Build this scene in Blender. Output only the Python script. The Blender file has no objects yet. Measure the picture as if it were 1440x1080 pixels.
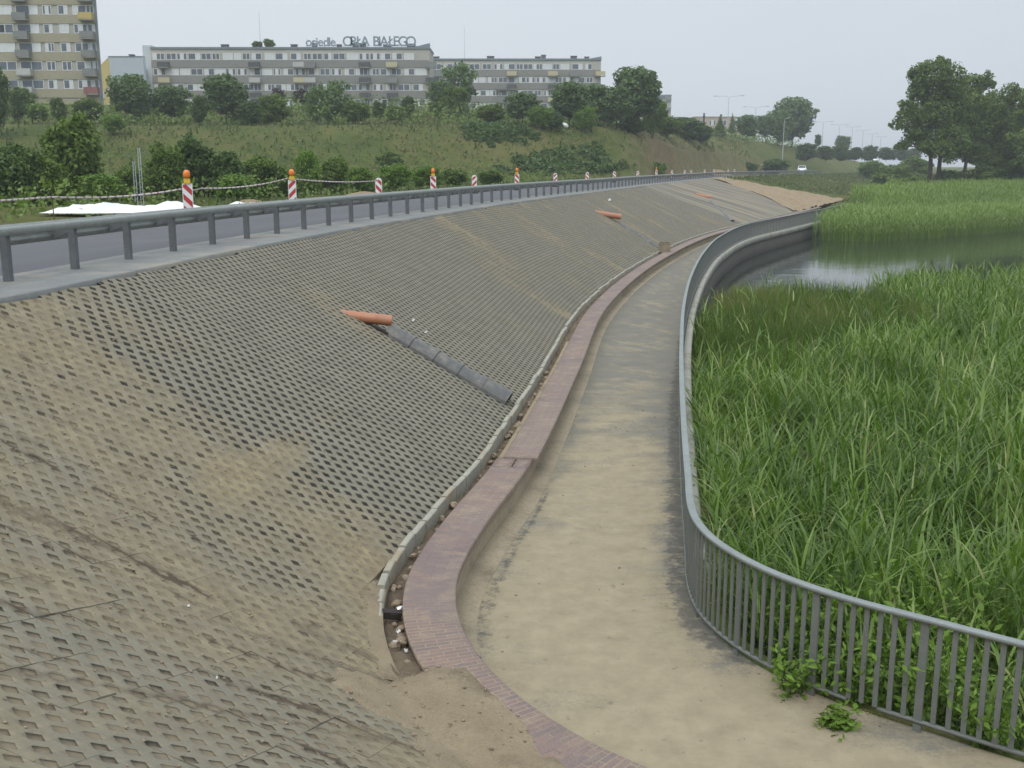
import bpy, math, random
import numpy as np
from mathutils import Vector, Matrix

sc = bpy.context.scene
C = sc.collection
R = math.radians
rng = np.random.default_rng(7)
random.seed(7)

# ------------------------------------------------------------------ camera
FPX, PITCH, EYE = 1500.0, math.atan((540 - 234) / 1500.0), 5.0
cam_d = bpy.data.cameras.new("camera")
cam = bpy.data.objects.new("camera", cam_d)
C.objects.link(cam)
cam.location = (0, 0, EYE)
cam.rotation_euler = (math.pi / 2 - PITCH, 0, 0)
cam_d.sensor_width = 36
cam_d.lens = 36 * FPX / 1440
cam_d.clip_start = 0.1
cam_d.clip_end = 5000
sc.camera = cam

# ------------------------------------------------------------------ sky and sun (overcast)
SUN_EL, SUN_AZ = 52, 200
w = bpy.data.worlds.new("World")
sc.world = w
w.use_nodes = True
nt = w.node_tree
nt.nodes.clear()
def nn(tree, kind, **kw):
    n = tree.nodes.new(kind)
    for k, v in kw.items():
        setattr(n, k, v)
    return n
sky = nn(nt, 'ShaderNodeTexSky', sky_type='NISHITA', sun_disc=False)
sky.sun_elevation = R(SUN_EL)
sky.sun_rotation = R(SUN_AZ)
sky.air_density = 1.0
sky.dust_density = 4.0
hs = nn(nt, 'ShaderNodeHueSaturation')
hs.inputs['Saturation'].default_value = 0.25
nt.links.new(sky.outputs[0], hs.inputs['Color'])
tc = nn(nt, 'ShaderNodeTexCoord')
# cloud deck: a pale even grey, brighter to the left of the view and slightly darker on the right
dotn = nn(nt, 'ShaderNodeVectorMath', operation='DOT_PRODUCT')
dotn.inputs[1].default_value = (-0.62, 0.45, -0.55)
nt.links.new(tc.outputs['Generated'], dotn.inputs[0])
cnoi = nn(nt, 'ShaderNodeTexNoise')
cnoi.inputs['Scale'].default_value = 2.2
cnoi.inputs['Detail'].default_value = 4
nt.links.new(tc.outputs['Generated'], cnoi.inputs['Vector'])
cadd = nn(nt, 'ShaderNodeMath', operation='MULTIPLY_ADD')
cadd.inputs[1].default_value = 0.42
nt.links.new(cnoi.outputs[0], cadd.inputs[0])
nt.links.new(dotn.outputs['Value'], cadd.inputs[2])
cr = nn(nt, 'ShaderNodeValToRGB')
cr.color_ramp.elements[0].position = 0.05
cr.color_ramp.elements[0].color = (6.6, 7.35, 8.1, 1)
cr.color_ramp.elements[1].position = 0.75
cr.color_ramp.elements[1].color = (8.1, 8.7, 9.35, 1)
nt.links.new(cadd.outputs[0], cr.inputs[0])
mx = nn(nt, 'ShaderNodeMixRGB')
mx.inputs[0].default_value = 0.86
nt.links.new(hs.outputs[0], mx.inputs[1])
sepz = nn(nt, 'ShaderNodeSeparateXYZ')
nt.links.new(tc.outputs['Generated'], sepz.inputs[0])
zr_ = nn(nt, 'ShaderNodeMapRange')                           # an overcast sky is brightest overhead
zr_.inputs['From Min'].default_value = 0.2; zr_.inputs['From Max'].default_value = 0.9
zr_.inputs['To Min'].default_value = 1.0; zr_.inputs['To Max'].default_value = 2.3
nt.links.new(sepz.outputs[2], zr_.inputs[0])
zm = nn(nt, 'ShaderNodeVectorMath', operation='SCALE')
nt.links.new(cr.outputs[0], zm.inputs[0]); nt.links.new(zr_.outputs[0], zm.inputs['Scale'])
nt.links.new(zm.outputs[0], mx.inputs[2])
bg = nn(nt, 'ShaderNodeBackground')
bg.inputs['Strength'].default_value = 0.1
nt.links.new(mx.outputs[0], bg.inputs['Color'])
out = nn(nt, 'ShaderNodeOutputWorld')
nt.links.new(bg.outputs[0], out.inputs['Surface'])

sun_d = bpy.data.lights.new("sun", 'SUN')
sun_d.energy = 1.2
sun_d.angle = R(25)
sun_d.color = (1.0, 0.96, 0.9)
sun = bpy.data.objects.new("sun", sun_d)
C.objects.link(sun)
_e, _a = R(SUN_EL), R(SUN_AZ)
_dir = Vector((math.sin(_a) * math.cos(_e), math.cos(_a) * math.cos(_e), math.sin(_e)))
sun.rotation_euler = (-_dir).to_track_quat('-Z', 'Y').to_euler()
sun.location = (0, -20, 60)

sc.view_settings.view_transform = 'Standard'
sc.view_settings.look = 'None'
sc.view_settings.exposure = 0.0
sc.view_settings.gamma = 1.0
sc.render.engine = 'CYCLES'
sc.cycles.max_bounces = 6
sc.cycles.transparent_max_bounces = 4

# ------------------------------------------------------------------ helpers
def at(px, py, z=None, Y=None):
    """photo pixel -> world point on the level z or at the distance Y"""
    x = (px - 720) / FPX; y = -(py - 540) / FPX
    d = np.array([x, math.cos(PITCH) + y * math.sin(PITCH), -math.sin(PITCH) + y * math.cos(PITCH)])
    t = (z - EYE) / d[2] if Y is None else Y / d[1]
    return d * t + np.array([0, 0, EYE])

def xpx(px, Y, py=210): return float(at(px, py, Y=Y)[0])
def zpy(py, Y): return float(at(720, py, Y=Y)[2])

def tag(o, label=None, cat=None, group=None, kind=None):
    if label: o['label'] = label
    if cat: o['category'] = cat
    if group: o['group'] = group
    if kind: o['kind'] = kind
    return o

def link(name, me, parent=None, loc=None, rot=None):
    o = bpy.data.objects.new(name, me)
    C.objects.link(o)
    if parent is not None: o.parent = parent
    if loc is not None: o.location = loc
    if rot is not None: o.rotation_euler = rot
    return o

def empty(name, loc=(0, 0, 0), rz=0.0):
    o = bpy.data.objects.new(name, None)
    o.empty_display_size = 0.3
    C.objects.link(o)
    o.location = loc
    o.rotation_euler = (0, 0, rz)
    return o

def children(o):
    return [c for c in C.objects if c.parent == o]

def copy_tree(o, parent=None):
    c = o.copy(); C.objects.link(c)
    if parent is not None: c.parent = parent
    for ch in children(o): copy_tree(ch, c)
    return c

def npmesh(name, V, Q=None, T=None, mats=(), midx=None, uv=None, attrs=None, smooth=False):
    """mesh from numpy arrays: quads Q, then triangles T; uv and attrs per vertex"""
    me = bpy.data.meshes.new(name)
    V = np.asarray(V, dtype=np.float32).reshape(-1, 3)
    Q = np.zeros((0, 4), int) if Q is None else np.asarray(Q, int).reshape(-1, 4)
    T = np.zeros((0, 3), int) if T is None else np.asarray(T, int).reshape(-1, 3)
    me.vertices.add(len(V)); me.vertices.foreach_set('co', V.ravel())
    li = np.concatenate([Q.ravel(), T.ravel()]).astype(np.int32)
    me.loops.add(len(li)); me.loops.foreach_set('vertex_index', li)
    ls = np.concatenate([np.arange(len(Q)) * 4, len(Q) * 4 + np.arange(len(T)) * 3]).astype(np.int32)
    me.polygons.add(len(Q) + len(T)); me.polygons.foreach_set('loop_start', ls)
    for m in mats: me.materials.append(m)
    if midx is not None: me.polygons.foreach_set('material_index', np.asarray(midx, np.int32))
    if smooth: me.polygons.foreach_set('use_smooth', np.ones(len(Q) + len(T), bool))
    if uv is not None:
        l = me.uv_layers.new(name='UVMap')
        l.data.foreach_set('uv', np.asarray(uv, np.float32)[li].ravel())
    for k, v in (attrs or {}).items():
        a = me.attributes.new(k, 'FLOAT', 'POINT')
        a.data.foreach_set('value', np.asarray(v, np.float32))
    me.update(calc_edges=True)
    me.validate()
    return me

class MB:
    """collects boxes, bars, tubes and lathed shapes; build() links them as ONE mesh object"""
    def __init__(s): s.v, s.f, s.m = [], [], []
    def add(s, v, f, m=0):
        b = len(s.v); s.v += [tuple(float(c) for c in p) for p in v]
        s.f += [tuple(b + i for i in q) for q in f]; s.m += [m] * len(f)
        return s
    def box(s, x0, x1, y0, y1, z0, z1, m=0):
        return s.add([(x0,y0,z0),(x1,y0,z0),(x1,y1,z0),(x0,y1,z0),(x0,y0,z1),(x1,y0,z1),(x1,y1,z1),(x0,y1,z1)],
                     [(3,2,1,0),(4,5,6,7),(0,1,5,4),(1,2,6,5),(2,3,7,6),(3,0,4,7)], m)
    def tube(s, pts, r, n=8, m=0, caps=True):
        pts = [Vector(p) for p in pts]
        rs = r if isinstance(r, (list, tuple, np.ndarray)) else [r] * len(pts)
        vs, fs = [], []
        for i, p in enumerate(pts):
            t = (pts[min(i + 1, len(pts) - 1)] - pts[max(i - 1, 0)]).normalized()
            a = t.orthogonal().normalized() if abs(t.z) > 0.9 else t.cross(Vector((0, 0, 1))).normalized()
            b = t.cross(a)
            for k in range(n):
                an = 2 * math.pi * k / n
                vs.append(p + (a * math.cos(an) + b * math.sin(an)) * rs[i])
        for i in range(len(pts) - 1):
            for k in range(n):
                fs.append((i*n+k, i*n+(k+1)%n, (i+1)*n+(k+1)%n, (i+1)*n+k))
        if caps:
            fs.append(tuple(range(n))[::-1]); fs.append(tuple((len(pts)-1)*n + k for k in range(n)))
        return s.add(vs, fs, m)
    def lathe(s, prof, n=14, m=0, c=(0, 0)):
        vs, fs = [], []
        for r, z in prof:
            for k in range(n):
                a = 2 * math.pi * k / n
                vs.append((c[0] + r * math.cos(a), c[1] + r * math.sin(a), z))
        for i in range(len(prof) - 1):
            for k in range(n):
                fs.append((i*n+k, i*n+(k+1)%n, (i+1)*n+(k+1)%n, (i+1)*n+k))
        return s.add(vs, fs, m)
    def prism(s, poly, y0, y1, m=0):
        """polygon in x,z extruded along y"""
        n = len(poly)
        vs = [(x, y0, z) for x, z in poly] + [(x, y1, z) for x, z in poly]
        fs = [tuple(range(n)), tuple(range(2*n-1, n-1, -1))] + [(i, n+i, n+(i+1)%n, (i+1)%n) for i in range(n)]
        return s.add(vs, fs, m)
    def mesh(s, name, mats, smooth=False):
        me = bpy.data.meshes.new(name)
        me.from_pydata(s.v, [], s.f)
        for m in (mats if isinstance(mats, (list, tuple)) else [mats]): me.materials.append(m)
        me.polygons.foreach_set('material_index', s.m)
        if smooth: me.polygons.foreach_set('use_smooth', [True] * len(s.f))
        me.update()
        return me
    def build(s, name, mats, parent=None, loc=None, rot=None, smooth=False):
        return link(name, s.mesh(name, mats, smooth), parent, loc, rot)

# value noise in numpy
def _hash(ix, iy, seed):
    h = (ix.astype(np.int64) * 374761393 + iy.astype(np.int64) * 668265263 + seed * 974711) & 0x7fffffff
    h = ((h ^ (h >> 13)) * 1274126177) & 0x7fffffff
    return ((h ^ (h >> 16)) & 0xffff) / 65535.0
def vnoise(x, y, seed=0):
    x = np.asarray(x, float); y = np.asarray(y, float)
    ix = np.floor(x); iy = np.floor(y); fx = x - ix; fy = y - iy
    fx = fx*fx*(3-2*fx); fy = fy*fy*(3-2*fy)
    a = _hash(ix, iy, seed); b = _hash(ix+1, iy, seed); c = _hash(ix, iy+1, seed); d = _hash(ix+1, iy+1, seed)
    return (a*(1-fx)+b*fx)*(1-fy) + (c*(1-fx)+d*fx)*fy
def fbm(x, y, seed=0, o=4):
    s = 0; a = 0.5; t = 0
    for k in range(o):
        s = s + a * vnoise(np.asarray(x) * 2**k, np.asarray(y) * 2**k, seed + k); t += a; a *= 0.5
    return s / t
def sstep(a, b, x):
    t = np.clip((np.asarray(x, float) - a) / (b - a), 0, 1)
    return t*t*(3-2*t)

class Curve:
    def __init__(s, pts, ds=0.25, raw=False):
        p = np.array(pts, float)
        if not raw:
            q = np.vstack([2*p[0]-p[1], p, 2*p[-1]-p[-2]])
            o = []
            for i in range(1, len(q) - 2):
                p0, p1, p2, p3 = q[i-1], q[i], q[i+1], q[i+2]
                d1 = np.linalg.norm(p2-p1)
                d0 = max(np.linalg.norm(p1-p0), 1e-6); d2 = max(np.linalg.norm(p3-p2), 1e-6)
                m1 = (p2-p0) * d1/(d0+d1); m2 = (p3-p1) * d1/(d1+d2)
                n = max(2, int(d1/0.1))
                for t in np.arange(n)/n:
                    o.append((2*t**3-3*t**2+1)*p1 + (t**3-2*t**2+t)*m1 + (-2*t**3+3*t**2)*p2 + (t**3-t**2)*m2)
            o.append(q[-2]); p = np.array(o)
        L = np.concatenate([[0], np.cumsum(np.linalg.norm(np.diff(p, axis=0), axis=1))])
        n = max(2, int(L[-1]/ds)) + 1
        s.s = np.linspace(0, L[-1], n)
        s.p = np.stack([np.interp(s.s, L, p[:, 0]), np.interp(s.s, L, p[:, 1])], 1)
        t = np.gradient(s.p, axis=0)
        s.t = t / np.linalg.norm(t, axis=1)[:, None]
        s.n = np.stack([-s.t[:, 1], s.t[:, 0]], 1)          # to the left of travel
        s.L = L[-1]
    def at(s, u, off=0.0):
        u = np.asarray(u, float)
        f = lambda a: np.stack([np.interp(u, s.s, a[:, 0]), np.interp(u, s.s, a[:, 1])], -1)
        n = f(s.n); n = n / np.linalg.norm(n, axis=-1, keepdims=True)
        return f(s.p) + n * np.asarray(off)[..., None]
    def tan(s, u):
        t = np.array([np.interp(u, s.s, s.t[:, 0]), np.interp(u, s.s, s.t[:, 1])]); return t / np.linalg.norm(t)
    def offset(s, off, ds=0.25):
        off = np.broadcast_to(np.asarray(off, float), s.s.shape)
        q = s.p + s.n * off[:, None]
        keep = [0]
        for i in range(1, len(q)):                           # drop points that run backwards in tight bends
            if np.dot(q[i]-q[keep[-1]], s.t[i]) > 0.01: keep.append(i)
        return Curve(q[keep], ds, raw=True)
    def near(s, P):
        """distance (left positive) and arc length of the nearest point, for points P (n,2)"""
        P = np.asarray(P, float).reshape(-1, 2)
        D = np.empty(len(P)); S = np.empty(len(P))
        st = 12; cp = s.p[::st]
        c2 = (cp**2).sum(1); win = np.arange(-st, st + 1)
        for i in range(0, len(P), 20000):
            q = P[i:i+20000]
            k0 = (c2[None, :] - 2 * q @ cp.T).argmin(1) * st
            kk = np.clip(k0[:, None] + win[None, :], 0, len(s.p) - 1)
            d2 = ((q[:, None, :] - s.p[kk])**2).sum(2)
            j = d2.argmin(1); k = kk[np.arange(len(q)), j]
            r = q - s.p[k]
            al = (r * s.t[k]).sum(1)
            sg = (r * s.n[k]).sum(1)
            inner = (k > 0) & (k < len(s.p)-1)
            dd = np.sqrt(np.maximum(d2[np.arange(len(q)), j], 1e-12))
            dd = np.where(np.abs(al) < 0.6*(s.s[1]-s.s[0]), np.abs(sg), dd)
            D[i:i+20000] = dd * np.sign(sg); S[i:i+20000] = s.s[k] + np.where(inner, np.clip(al, -0.3, 0.3), 0)
        return D, S
    def s_at_y(s, y):
        return float(s.s[np.abs(s.p[:, 1] - y).argmin()])

def sweep(cv, prof, close=False, s0=None, s1=None, jitter=None):
    """strip along a curve: profile of (offset to the left, z); uv = metres along, metres across"""
    i0 = 0 if s0 is None else int(np.searchsorted(cv.s, s0)); i1 = len(cv.s) if s1 is None else int(np.searchsorted(cv.s, s1)) + 1
    p, n, ss = cv.p[i0:i1], cv.n[i0:i1], cv.s[i0:i1]
    prof = list(prof) + ([prof[0]] if close else [])
    V, UV, acc = [], [], 0
    for k, (o, z) in enumerate(prof):
        if k: acc += math.hypot(o - prof[k-1][0], z - prof[k-1][1])
        q = p + n * o
        V.append(np.column_stack([q, np.full(len(q), z)])); UV.append(np.column_stack([ss, np.full(len(q), acc)]))
    N, K = len(p), len(prof)
    V = np.concatenate(V); UV = np.concatenate(UV)
    if jitter is not None: V = jitter(V)
    a = (np.arange(K-1)[:, None] * N + np.arange(N-1)[None, :]).ravel()
    Q = np.stack([a, a+1, a+1+N, a+N], 1)[:, ::-1]
    if close:   # end caps
        idx = np.arange(K-1) * N
        return V, Q, UV, [tuple(idx[::-1]), tuple(idx + N - 1)]
    return V, Q, UV

def sweep_obj(name, cv, prof, mat, parent=None, s0=None, s1=None, smooth=False):
    V, Q, UV, caps = sweep(cv, prof, True, s0, s1)
    # caps as fans
    T = []
    for c in caps:
        for k in range(1, len(c)-1): T.append((c[0], c[k], c[k+1]))
    me = npmesh(name, V, Q, T, [mat], uv=UV, smooth=smooth)
    return link(name, me, parent)

# ------------------------------------------------------------------ materials
def new_mat(name):
    m = bpy.data.materials.new(name); m.use_nodes = True
    t = m.node_tree; b = t.nodes['Principled BSDF']
    return m, t, b
def coords(t, src='Object', scale=(1, 1, 1)):
    c = t.nodes.new('ShaderNodeTexCoord'); mp = t.nodes.new('ShaderNodeMapping')
    mp.inputs['Scale'].default_value = scale
    t.links.new(c.outputs[src], mp.inputs['Vector'])
    return mp.outputs[0]
def noise(t, vec, scale, detail=5, rough=0.6, dist=0.0):
    n = t.nodes.new('ShaderNodeTexNoise')
    n.inputs['Scale'].default_value = scale; n.inputs['Detail'].default_value = detail
    n.inputs['Roughness'].default_value = rough; n.inputs['Distortion'].default_value = dist
    t.links.new(vec, n.inputs['Vector'])
    return n.outputs[0]
def ramp(t, fac, stops):
    r = t.nodes.new('ShaderNodeValToRGB')
    e = r.color_ramp.elements
    while len(e) < len(stops): e.new(0.5)
    for k, (p, c) in enumerate(stops):
        e[k].position = p; e[k].color = (*c, 1) if len(c) == 3 else c
    t.links.new(fac, r.inputs[0])
    return r.outputs[0]
def mix(t, fac, a, b, mode='MIX'):
    n = t.nodes.new('ShaderNodeMixRGB'); n.blend_type = mode
    for k, v in ((0, fac), (1, a), (2, b)):
        if hasattr(v, 'is_output'): t.links.new(v, n.inputs[k])
        elif k == 0: n.inputs[0].default_value = v
        else: n.inputs[k].default_value = (*v, 1)
    return n.outputs[0]
def mth(t, op, a, b=None, c=None):
    n = t.nodes.new('ShaderNodeMath'); n.operation = op
    for k, v in enumerate((a, b, c)):
        if v is None: continue
        if hasattr(v, 'is_output'): t.links.new(v, n.inputs[k])
        else: n.inputs[k].default_value = v
    return n.outputs[0]
def attr(t, name):
    n = t.nodes.new('ShaderNodeAttribute'); n.attribute_name = name
    return n.outputs['Fac']
def bump(t, b, h, strength=0.3, dist=0.02):
    n = t.nodes.new('ShaderNodeBump'); n.inputs['Strength'].default_value = strength; n.inputs['Distance'].default_value = dist
    t.links.new(h, n.inputs['Height']); t.links.new(n.outputs[0], b.inputs['Normal'])
def g(v): return (v, v, v)

def simple(name, col, rough=0.7, var=0.25, scale=6.0, metal=0.0, src='Object', bumpy=0.0, dirt=None):
    """base colour broken up by two noises, with optional dirt patches"""
    m, t, b = new_mat(name)
    v = coords(t, src)
    n1 = noise(t, v, scale, 6); n2 = noise(t, v, scale * 9, 3)
    f = mth(t, 'MULTIPLY_ADD', n2, 0.5, mth(t, 'MULTIPLY', n1, 0.5))
    lo = tuple(c * (1 - var) for c in col); hi = tuple(min(1, c * (1 + var)) for c in col)
    c = ramp(t, f, [(0.3, lo), (0.7, hi)])
    if dirt:
        c = mix(t, ramp(t, noise(t, v, scale * 0.5, 7, 0.7), [(0.5, g(0)), (0.68, g(0.8))]), c, dirt)
    t.links.new(c, b.inputs['Base Color'])
    b.inputs['Roughness'].default_value = rough; b.inputs['Metallic'].default_value = metal
    if bumpy: bump(t, b, n2, bumpy, 0.01)
    return m

SAND = (0.40, 0.31, 0.20)
def paver_mat():
    m, t, b = new_mat('paver_concrete')
    v = coords(t)
    fine = noise(t, v, 45, 4, 0.7); mid = noise(t, v, 2.2, 6, 0.65); big = noise(t, v, 0.35, 4)
    base = ramp(t, mth(t, 'MULTIPLY_ADD', fine, 0.45, mth(t, 'MULTIPLY', mid, 0.55)), [(0.28, (0.135, 0.124, 0.094)), (0.5, (0.205, 0.188, 0.143)), (0.75, (0.275, 0.254, 0.196))])
    base = mix(t, ramp(t, big, [(0.35, g(0)), (0.7, g(0.35))]), base, (0.22, 0.195, 0.15))
    s = attr(t, 'sand')
    sm = mth(t, 'ADD', s, mth(t, 'MULTIPLY_ADD', noise(t, v, 14, 5, 0.75), 0.9, -0.45))
    sf = ramp(t, sm, [(0.26, g(0)), (0.80, g(0.92))])
    sandc = ramp(t, noise(t, v, 5, 6, 0.7), [(0.3, (0.175, 0.137, 0.080)), (0.5, (0.255, 0.206, 0.122)), (0.72, (0.335, 0.277, 0.172))])
    c = mix(t, sf, base, sandc)
    # damp brown soil in the erosion rills
    so = mth(t, 'ADD', attr(t, 'soil'), mth(t, 'MULTIPLY_ADD', fine, 0.5, -0.25))
    c = mix(t, ramp(t, so, [(0.45, g(0)), (0.75, g(0.95))]), c, (0.085, 0.062, 0.042))
    t.links.new(c, b.inputs['Base Color']); b.inputs['Roughness'].default_value = 0.92
    b.inputs['Specular IOR Level'].default_value = 0.2
    bump(t, b, mth(t, 'ADD', fine, mid), 0.35, 0.012)
    return m
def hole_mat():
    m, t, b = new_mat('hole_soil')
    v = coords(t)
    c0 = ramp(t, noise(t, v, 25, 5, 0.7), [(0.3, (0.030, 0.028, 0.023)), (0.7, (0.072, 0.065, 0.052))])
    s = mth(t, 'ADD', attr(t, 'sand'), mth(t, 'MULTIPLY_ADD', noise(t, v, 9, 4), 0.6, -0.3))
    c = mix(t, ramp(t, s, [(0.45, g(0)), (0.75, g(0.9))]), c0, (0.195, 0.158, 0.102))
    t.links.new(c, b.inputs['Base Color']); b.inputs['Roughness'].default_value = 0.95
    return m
def far_paver_mat():
    m, t, b = new_mat('far_paver')
    v = coords(t)
    c = ramp(t, noise(t, v, 12, 6, 0.75), [(0.3, (0.112, 0.103, 0.079)), (0.7, (0.19, 0.175, 0.136))])
    uv = coords(t, 'UV', (0.7, 0.08, 1))
    c = mix(t, ramp(t, noise(t, uv, 1.0, 6, 0.65), [(0.40, g(0)), (0.58, g(0.85))]), c, (0.27, 0.22, 0.145))
    uv2 = coords(t, 'UV', (0.45, 0.05, 1))
    c = mix(t, ramp(t, noise(t, uv2, 1.3, 5, 0.6), [(0.50, g(0)), (0.62, g(0.75))]), c, (0.07, 0.066, 0.055))
    t.links.new(c, b.inputs['Base Color']); b.inputs['Roughness'].default_value = 0.95
    return m
def sand_mat(name='sand', lo=(0.26, 0.20, 0.125), hi=(0.44, 0.35, 0.225)):
    m, t, b = new_mat(name)
    v = coords(t)
    n1 = noise(t, v, 2.0, 7, 0.7); n2 = noise(t, v, 40, 4, 0.7)
    c = ramp(t, mth(t, 'MULTIPLY_ADD', n2, 0.45, mth(t, 'MULTIPLY', n1, 0.55)), [(0.3, lo), (0.7, hi)])
    c = mix(t, ramp(t, noise(t, v, 1.1, 6, 0.75), [(0.52, g(0)), (0.66, g(0.6))]), c, (0.14, 0.10, 0.065))
    t.links.new(c, b.inputs['Base Color']); b.inputs['Roughness'].default_value = 0.97
    bump(t, b, mth(t, 'ADD', n1, n2), 0.9, 0.05)
    return m
def path_mat():
    m, t, b = new_mat('path_surface')
    v = coords(t)
    uvn = t.nodes.new('ShaderNodeTexCoord')
    # cement grey slab
    fine = noise(t, v, 60, 4, 0.75)
    base = ramp(t, mth(t, 'MULTIPLY_ADD', fine, 0.5, mth(t, 'MULTIPLY', noise(t, v, 1.5, 6), 0.5)), [(0.3, (0.145, 0.136, 0.112)), (0.7, (0.22, 0.206, 0.17))])
    # washed sand in bands across the path
    band = noise(t, coords(t, 'UV', (0.75, 0.16, 1)), 1.0, 8, 0.68, 0.4)
    patch = noise(t, coords(t, 'UV', (0.28, 0.3, 1)), 1.4, 7, 0.7)
    s = mth(t, 'ADD', mth(t, 'MULTIPLY', band, 0.62), mth(t, 'MULTIPLY', patch, 0.42))
    s = mth(t, 'ADD', s, mth(t, 'MULTIPLY_ADD', attr(t, 'sand'), 0.36, -0.2))
    s = mth(t, 'ADD', s, mth(t, 'MULTIPLY_ADD', fine, 0.16, -0.08))
    s = mth(t, 'ADD', s, mth(t, 'MULTIPLY_ADD', noise(t, v, 1.3, 8, 0.72), 0.62, -0.34))
    s = mth(t, 'ADD', s, mth(t, 'MULTIPLY_ADD', noise(t, v, 22, 7, 0.8), 0.55, -0.275))
    s = mth(t, 'ADD', s, mth(t, 'MULTIPLY_ADD', noise(t, coords(t, 'UV', (3.2, 0.6, 1)), 1.0, 7, 0.75), 0.30, -0.15))
    sandc = ramp(t, noise(t, v, 3, 7, 0.7), [(0.3, (0.275, 0.226, 0.145)), (0.7, (0.385, 0.322, 0.21))])
    c = mix(t, ramp(t, s, [(0.40, g(0)), (0.60, g(0.85))]), base, sandc)
    # dark asphalt strip along the railing and the joint by the wall
    d = mth(t, 'ADD', attr(t, 'strip'), mth(t, 'MULTIPLY_ADD', noise(t, v, 4, 9, 0.8), 1.7, -0.85))
    c = mix(t, ramp(t, d, [(0.38, g(0)), (0.60, g(0.8))]), c, (0.085, 0.083, 0.078))
    # small dark stains
    c = mix(t, ramp(t, noise(t, v, 7, 3, 0.5), [(0.66, g(0)), (0.74, g(0.45))]), c, (0.12, 0.105, 0.08))
    t.links.new(c, b.inputs['Base Color']); b.inputs['Roughness'].default_value = 0.95
    b.inputs['Specular IOR Level'].default_value = 0.15
    bump(t, b, mth(t, 'ADD', fine, band), 0.3, 0.01)
    return m
def brick_mat(name='brick_coping', scale=1.0):
    m, t, b = new_mat(name)
    uv = coords(t, 'UV')
    # bricks laid across the wall: courses along u, two bricks over the width
    br = t.nodes.new('ShaderNodeTexBrick')
    sp = t.nodes.new('ShaderNodeSeparateXYZ'); t.links.new(uv, sp.inputs[0])
    cb = t.nodes.new('ShaderNodeCombineXYZ'); t.links.new(sp.outputs[1], cb.inputs[0]); t.links.new(sp.outputs[0], cb.inputs[1])
    t.links.new(cb.outputs[0], br.inputs['Vector'])
    br.inputs['Scale'].default_value = 1.0
    br.inputs['Brick Width'].default_value = 0.25; br.inputs['Row Height'].default_value = 0.068
    br.inputs['Mortar Size'].default_value = 0.007; br.inputs['Mortar Smooth'].default_value = 0.2
    br.inputs['Color1'].default_value = (0.245, 0.135, 0.105, 1); br.inputs['Color2'].default_value = (0.165, 0.105, 0.092, 1)
    br.inputs['Mortar'].default_value = (0.10, 0.072, 0.06, 1)
    v = coords(t)
    big = noise(t, v, 0.9, 6, 0.7); fine = noise(t, v, 60, 3, 0.7)
    c = mix(t, ramp(t, big, [(0.38, g(0)), (0.68, g(0.6))]), br.outputs[0], (0.215, 0.148, 0.128))
    c = mix(t, 0.3, c, ramp(t, fine, [(0.3, g(0.06)), (0.7, g(0.3))]))
    # sand swept into some joints
    joint = mth(t, 'MULTIPLY', br.outputs['Fac'], ramp(t, noise(t, v, 0.7, 4, 0.6), [(0.40, g(0)), (0.58, g(1))]))
    c = mix(t, mth(t, 'MULTIPLY', joint, 0.55), c, (0.40, 0.30, 0.17))
    c = mix(t, ramp(t, noise(t, v, 2.4, 7, 0.75), [(0.5, g(0)), (0.74, g(0.8))]), c, (0.34, 0.265, 0.17))
    t.links.new(c, b.inputs['Base Color']); b.inputs['Roughness'].default_value = 0.85
    bump(t, b, br.outputs['Fac'], -0.25, 0.006)
    return m
def leaf_mat(name, cols, trans=0.25, rough=0.55, spec=0.3):
    """foliage: colour varies from leaf to leaf (attribute v) and from plant to plant"""
    m, t, b = new_mat(name)
    oi = t.nodes.new('ShaderNodeObjectInfo')
    f = mth(t, 'ADD', mth(t, 'MULTIPLY', attr(t, 'v'), 0.8), mth(t, 'MULTIPLY', oi.outputs['Random'], 0.2))
    n = len(cols)
    c = ramp(t, f, [(k / (n - 1), cc) for k, cc in enumerate(cols)])
    t.links.new(c, b.inputs['Base Color']); b.inputs['Roughness'].default_value = rough
    b.inputs['Specular IOR Level'].default_value = spec
    tr = t.nodes.new('ShaderNodeBsdfTranslucent'); t.links.new(mix(t, 1.0, c, (1.0, 1.15, 0.6), 'MULTIPLY'), tr.inputs[0])
    ms = t.nodes.new('ShaderNodeMixShader'); ms.inputs[0].default_value = trans
    t.links.new(b.outputs[0], ms.inputs[1]); t.links.new(tr.outputs[0], ms.inputs[2])
    t.links.new(ms.outputs[0], t.nodes['Material Output'].inputs['Surface'])
    return m
def ground_mat():
    m, t, b = new_mat('ground')
    v = coords(t)
    n1 = noise(t, v, 0.09, 6, 0.65); n2 = noise(t, v, 0.7, 6, 0.7); n3 = noise(t, v, 6, 4, 0.7)
    f = mth(t, 'ADD', mth(t, 'MULTIPLY', n1, 0.45), mth(t, 'ADD', mth(t, 'MULTIPLY', n2, 0.35), mth(t, 'MULTIPLY', n3, 0.2)))
    c = ramp(t, f, [(0.34, (0.050, 0.075, 0.018)), (0.47, (0.090, 0.115, 0.030)), (0.56, (0.135, 0.132, 0.045)), (0.68, (0.17, 0.135, 0.062))])
    s = mth(t, 'ADD', attr(t, 'soil'), mth(t, 'MULTIPLY_ADD', mth(t, 'ADD', n2, n3), 0.6, -0.6))
    c = mix(t, ramp(t, s, [(0.4, g(0)), (0.72, g(0.9))]), c, ramp(t, n3, [(0.3, (0.16, 0.115, 0.07)), (0.7, (0.27, 0.20, 0.125))]))
    t.links.new(c, b.inputs['Base Color']); b.inputs['Roughness'].default_value = 1.0
    b.inputs['Specular IOR Level'].default_value = 0.1
    bump(t, b, mth(t, 'ADD', n2, n3), 0.8, 0.25)
    return m
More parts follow.
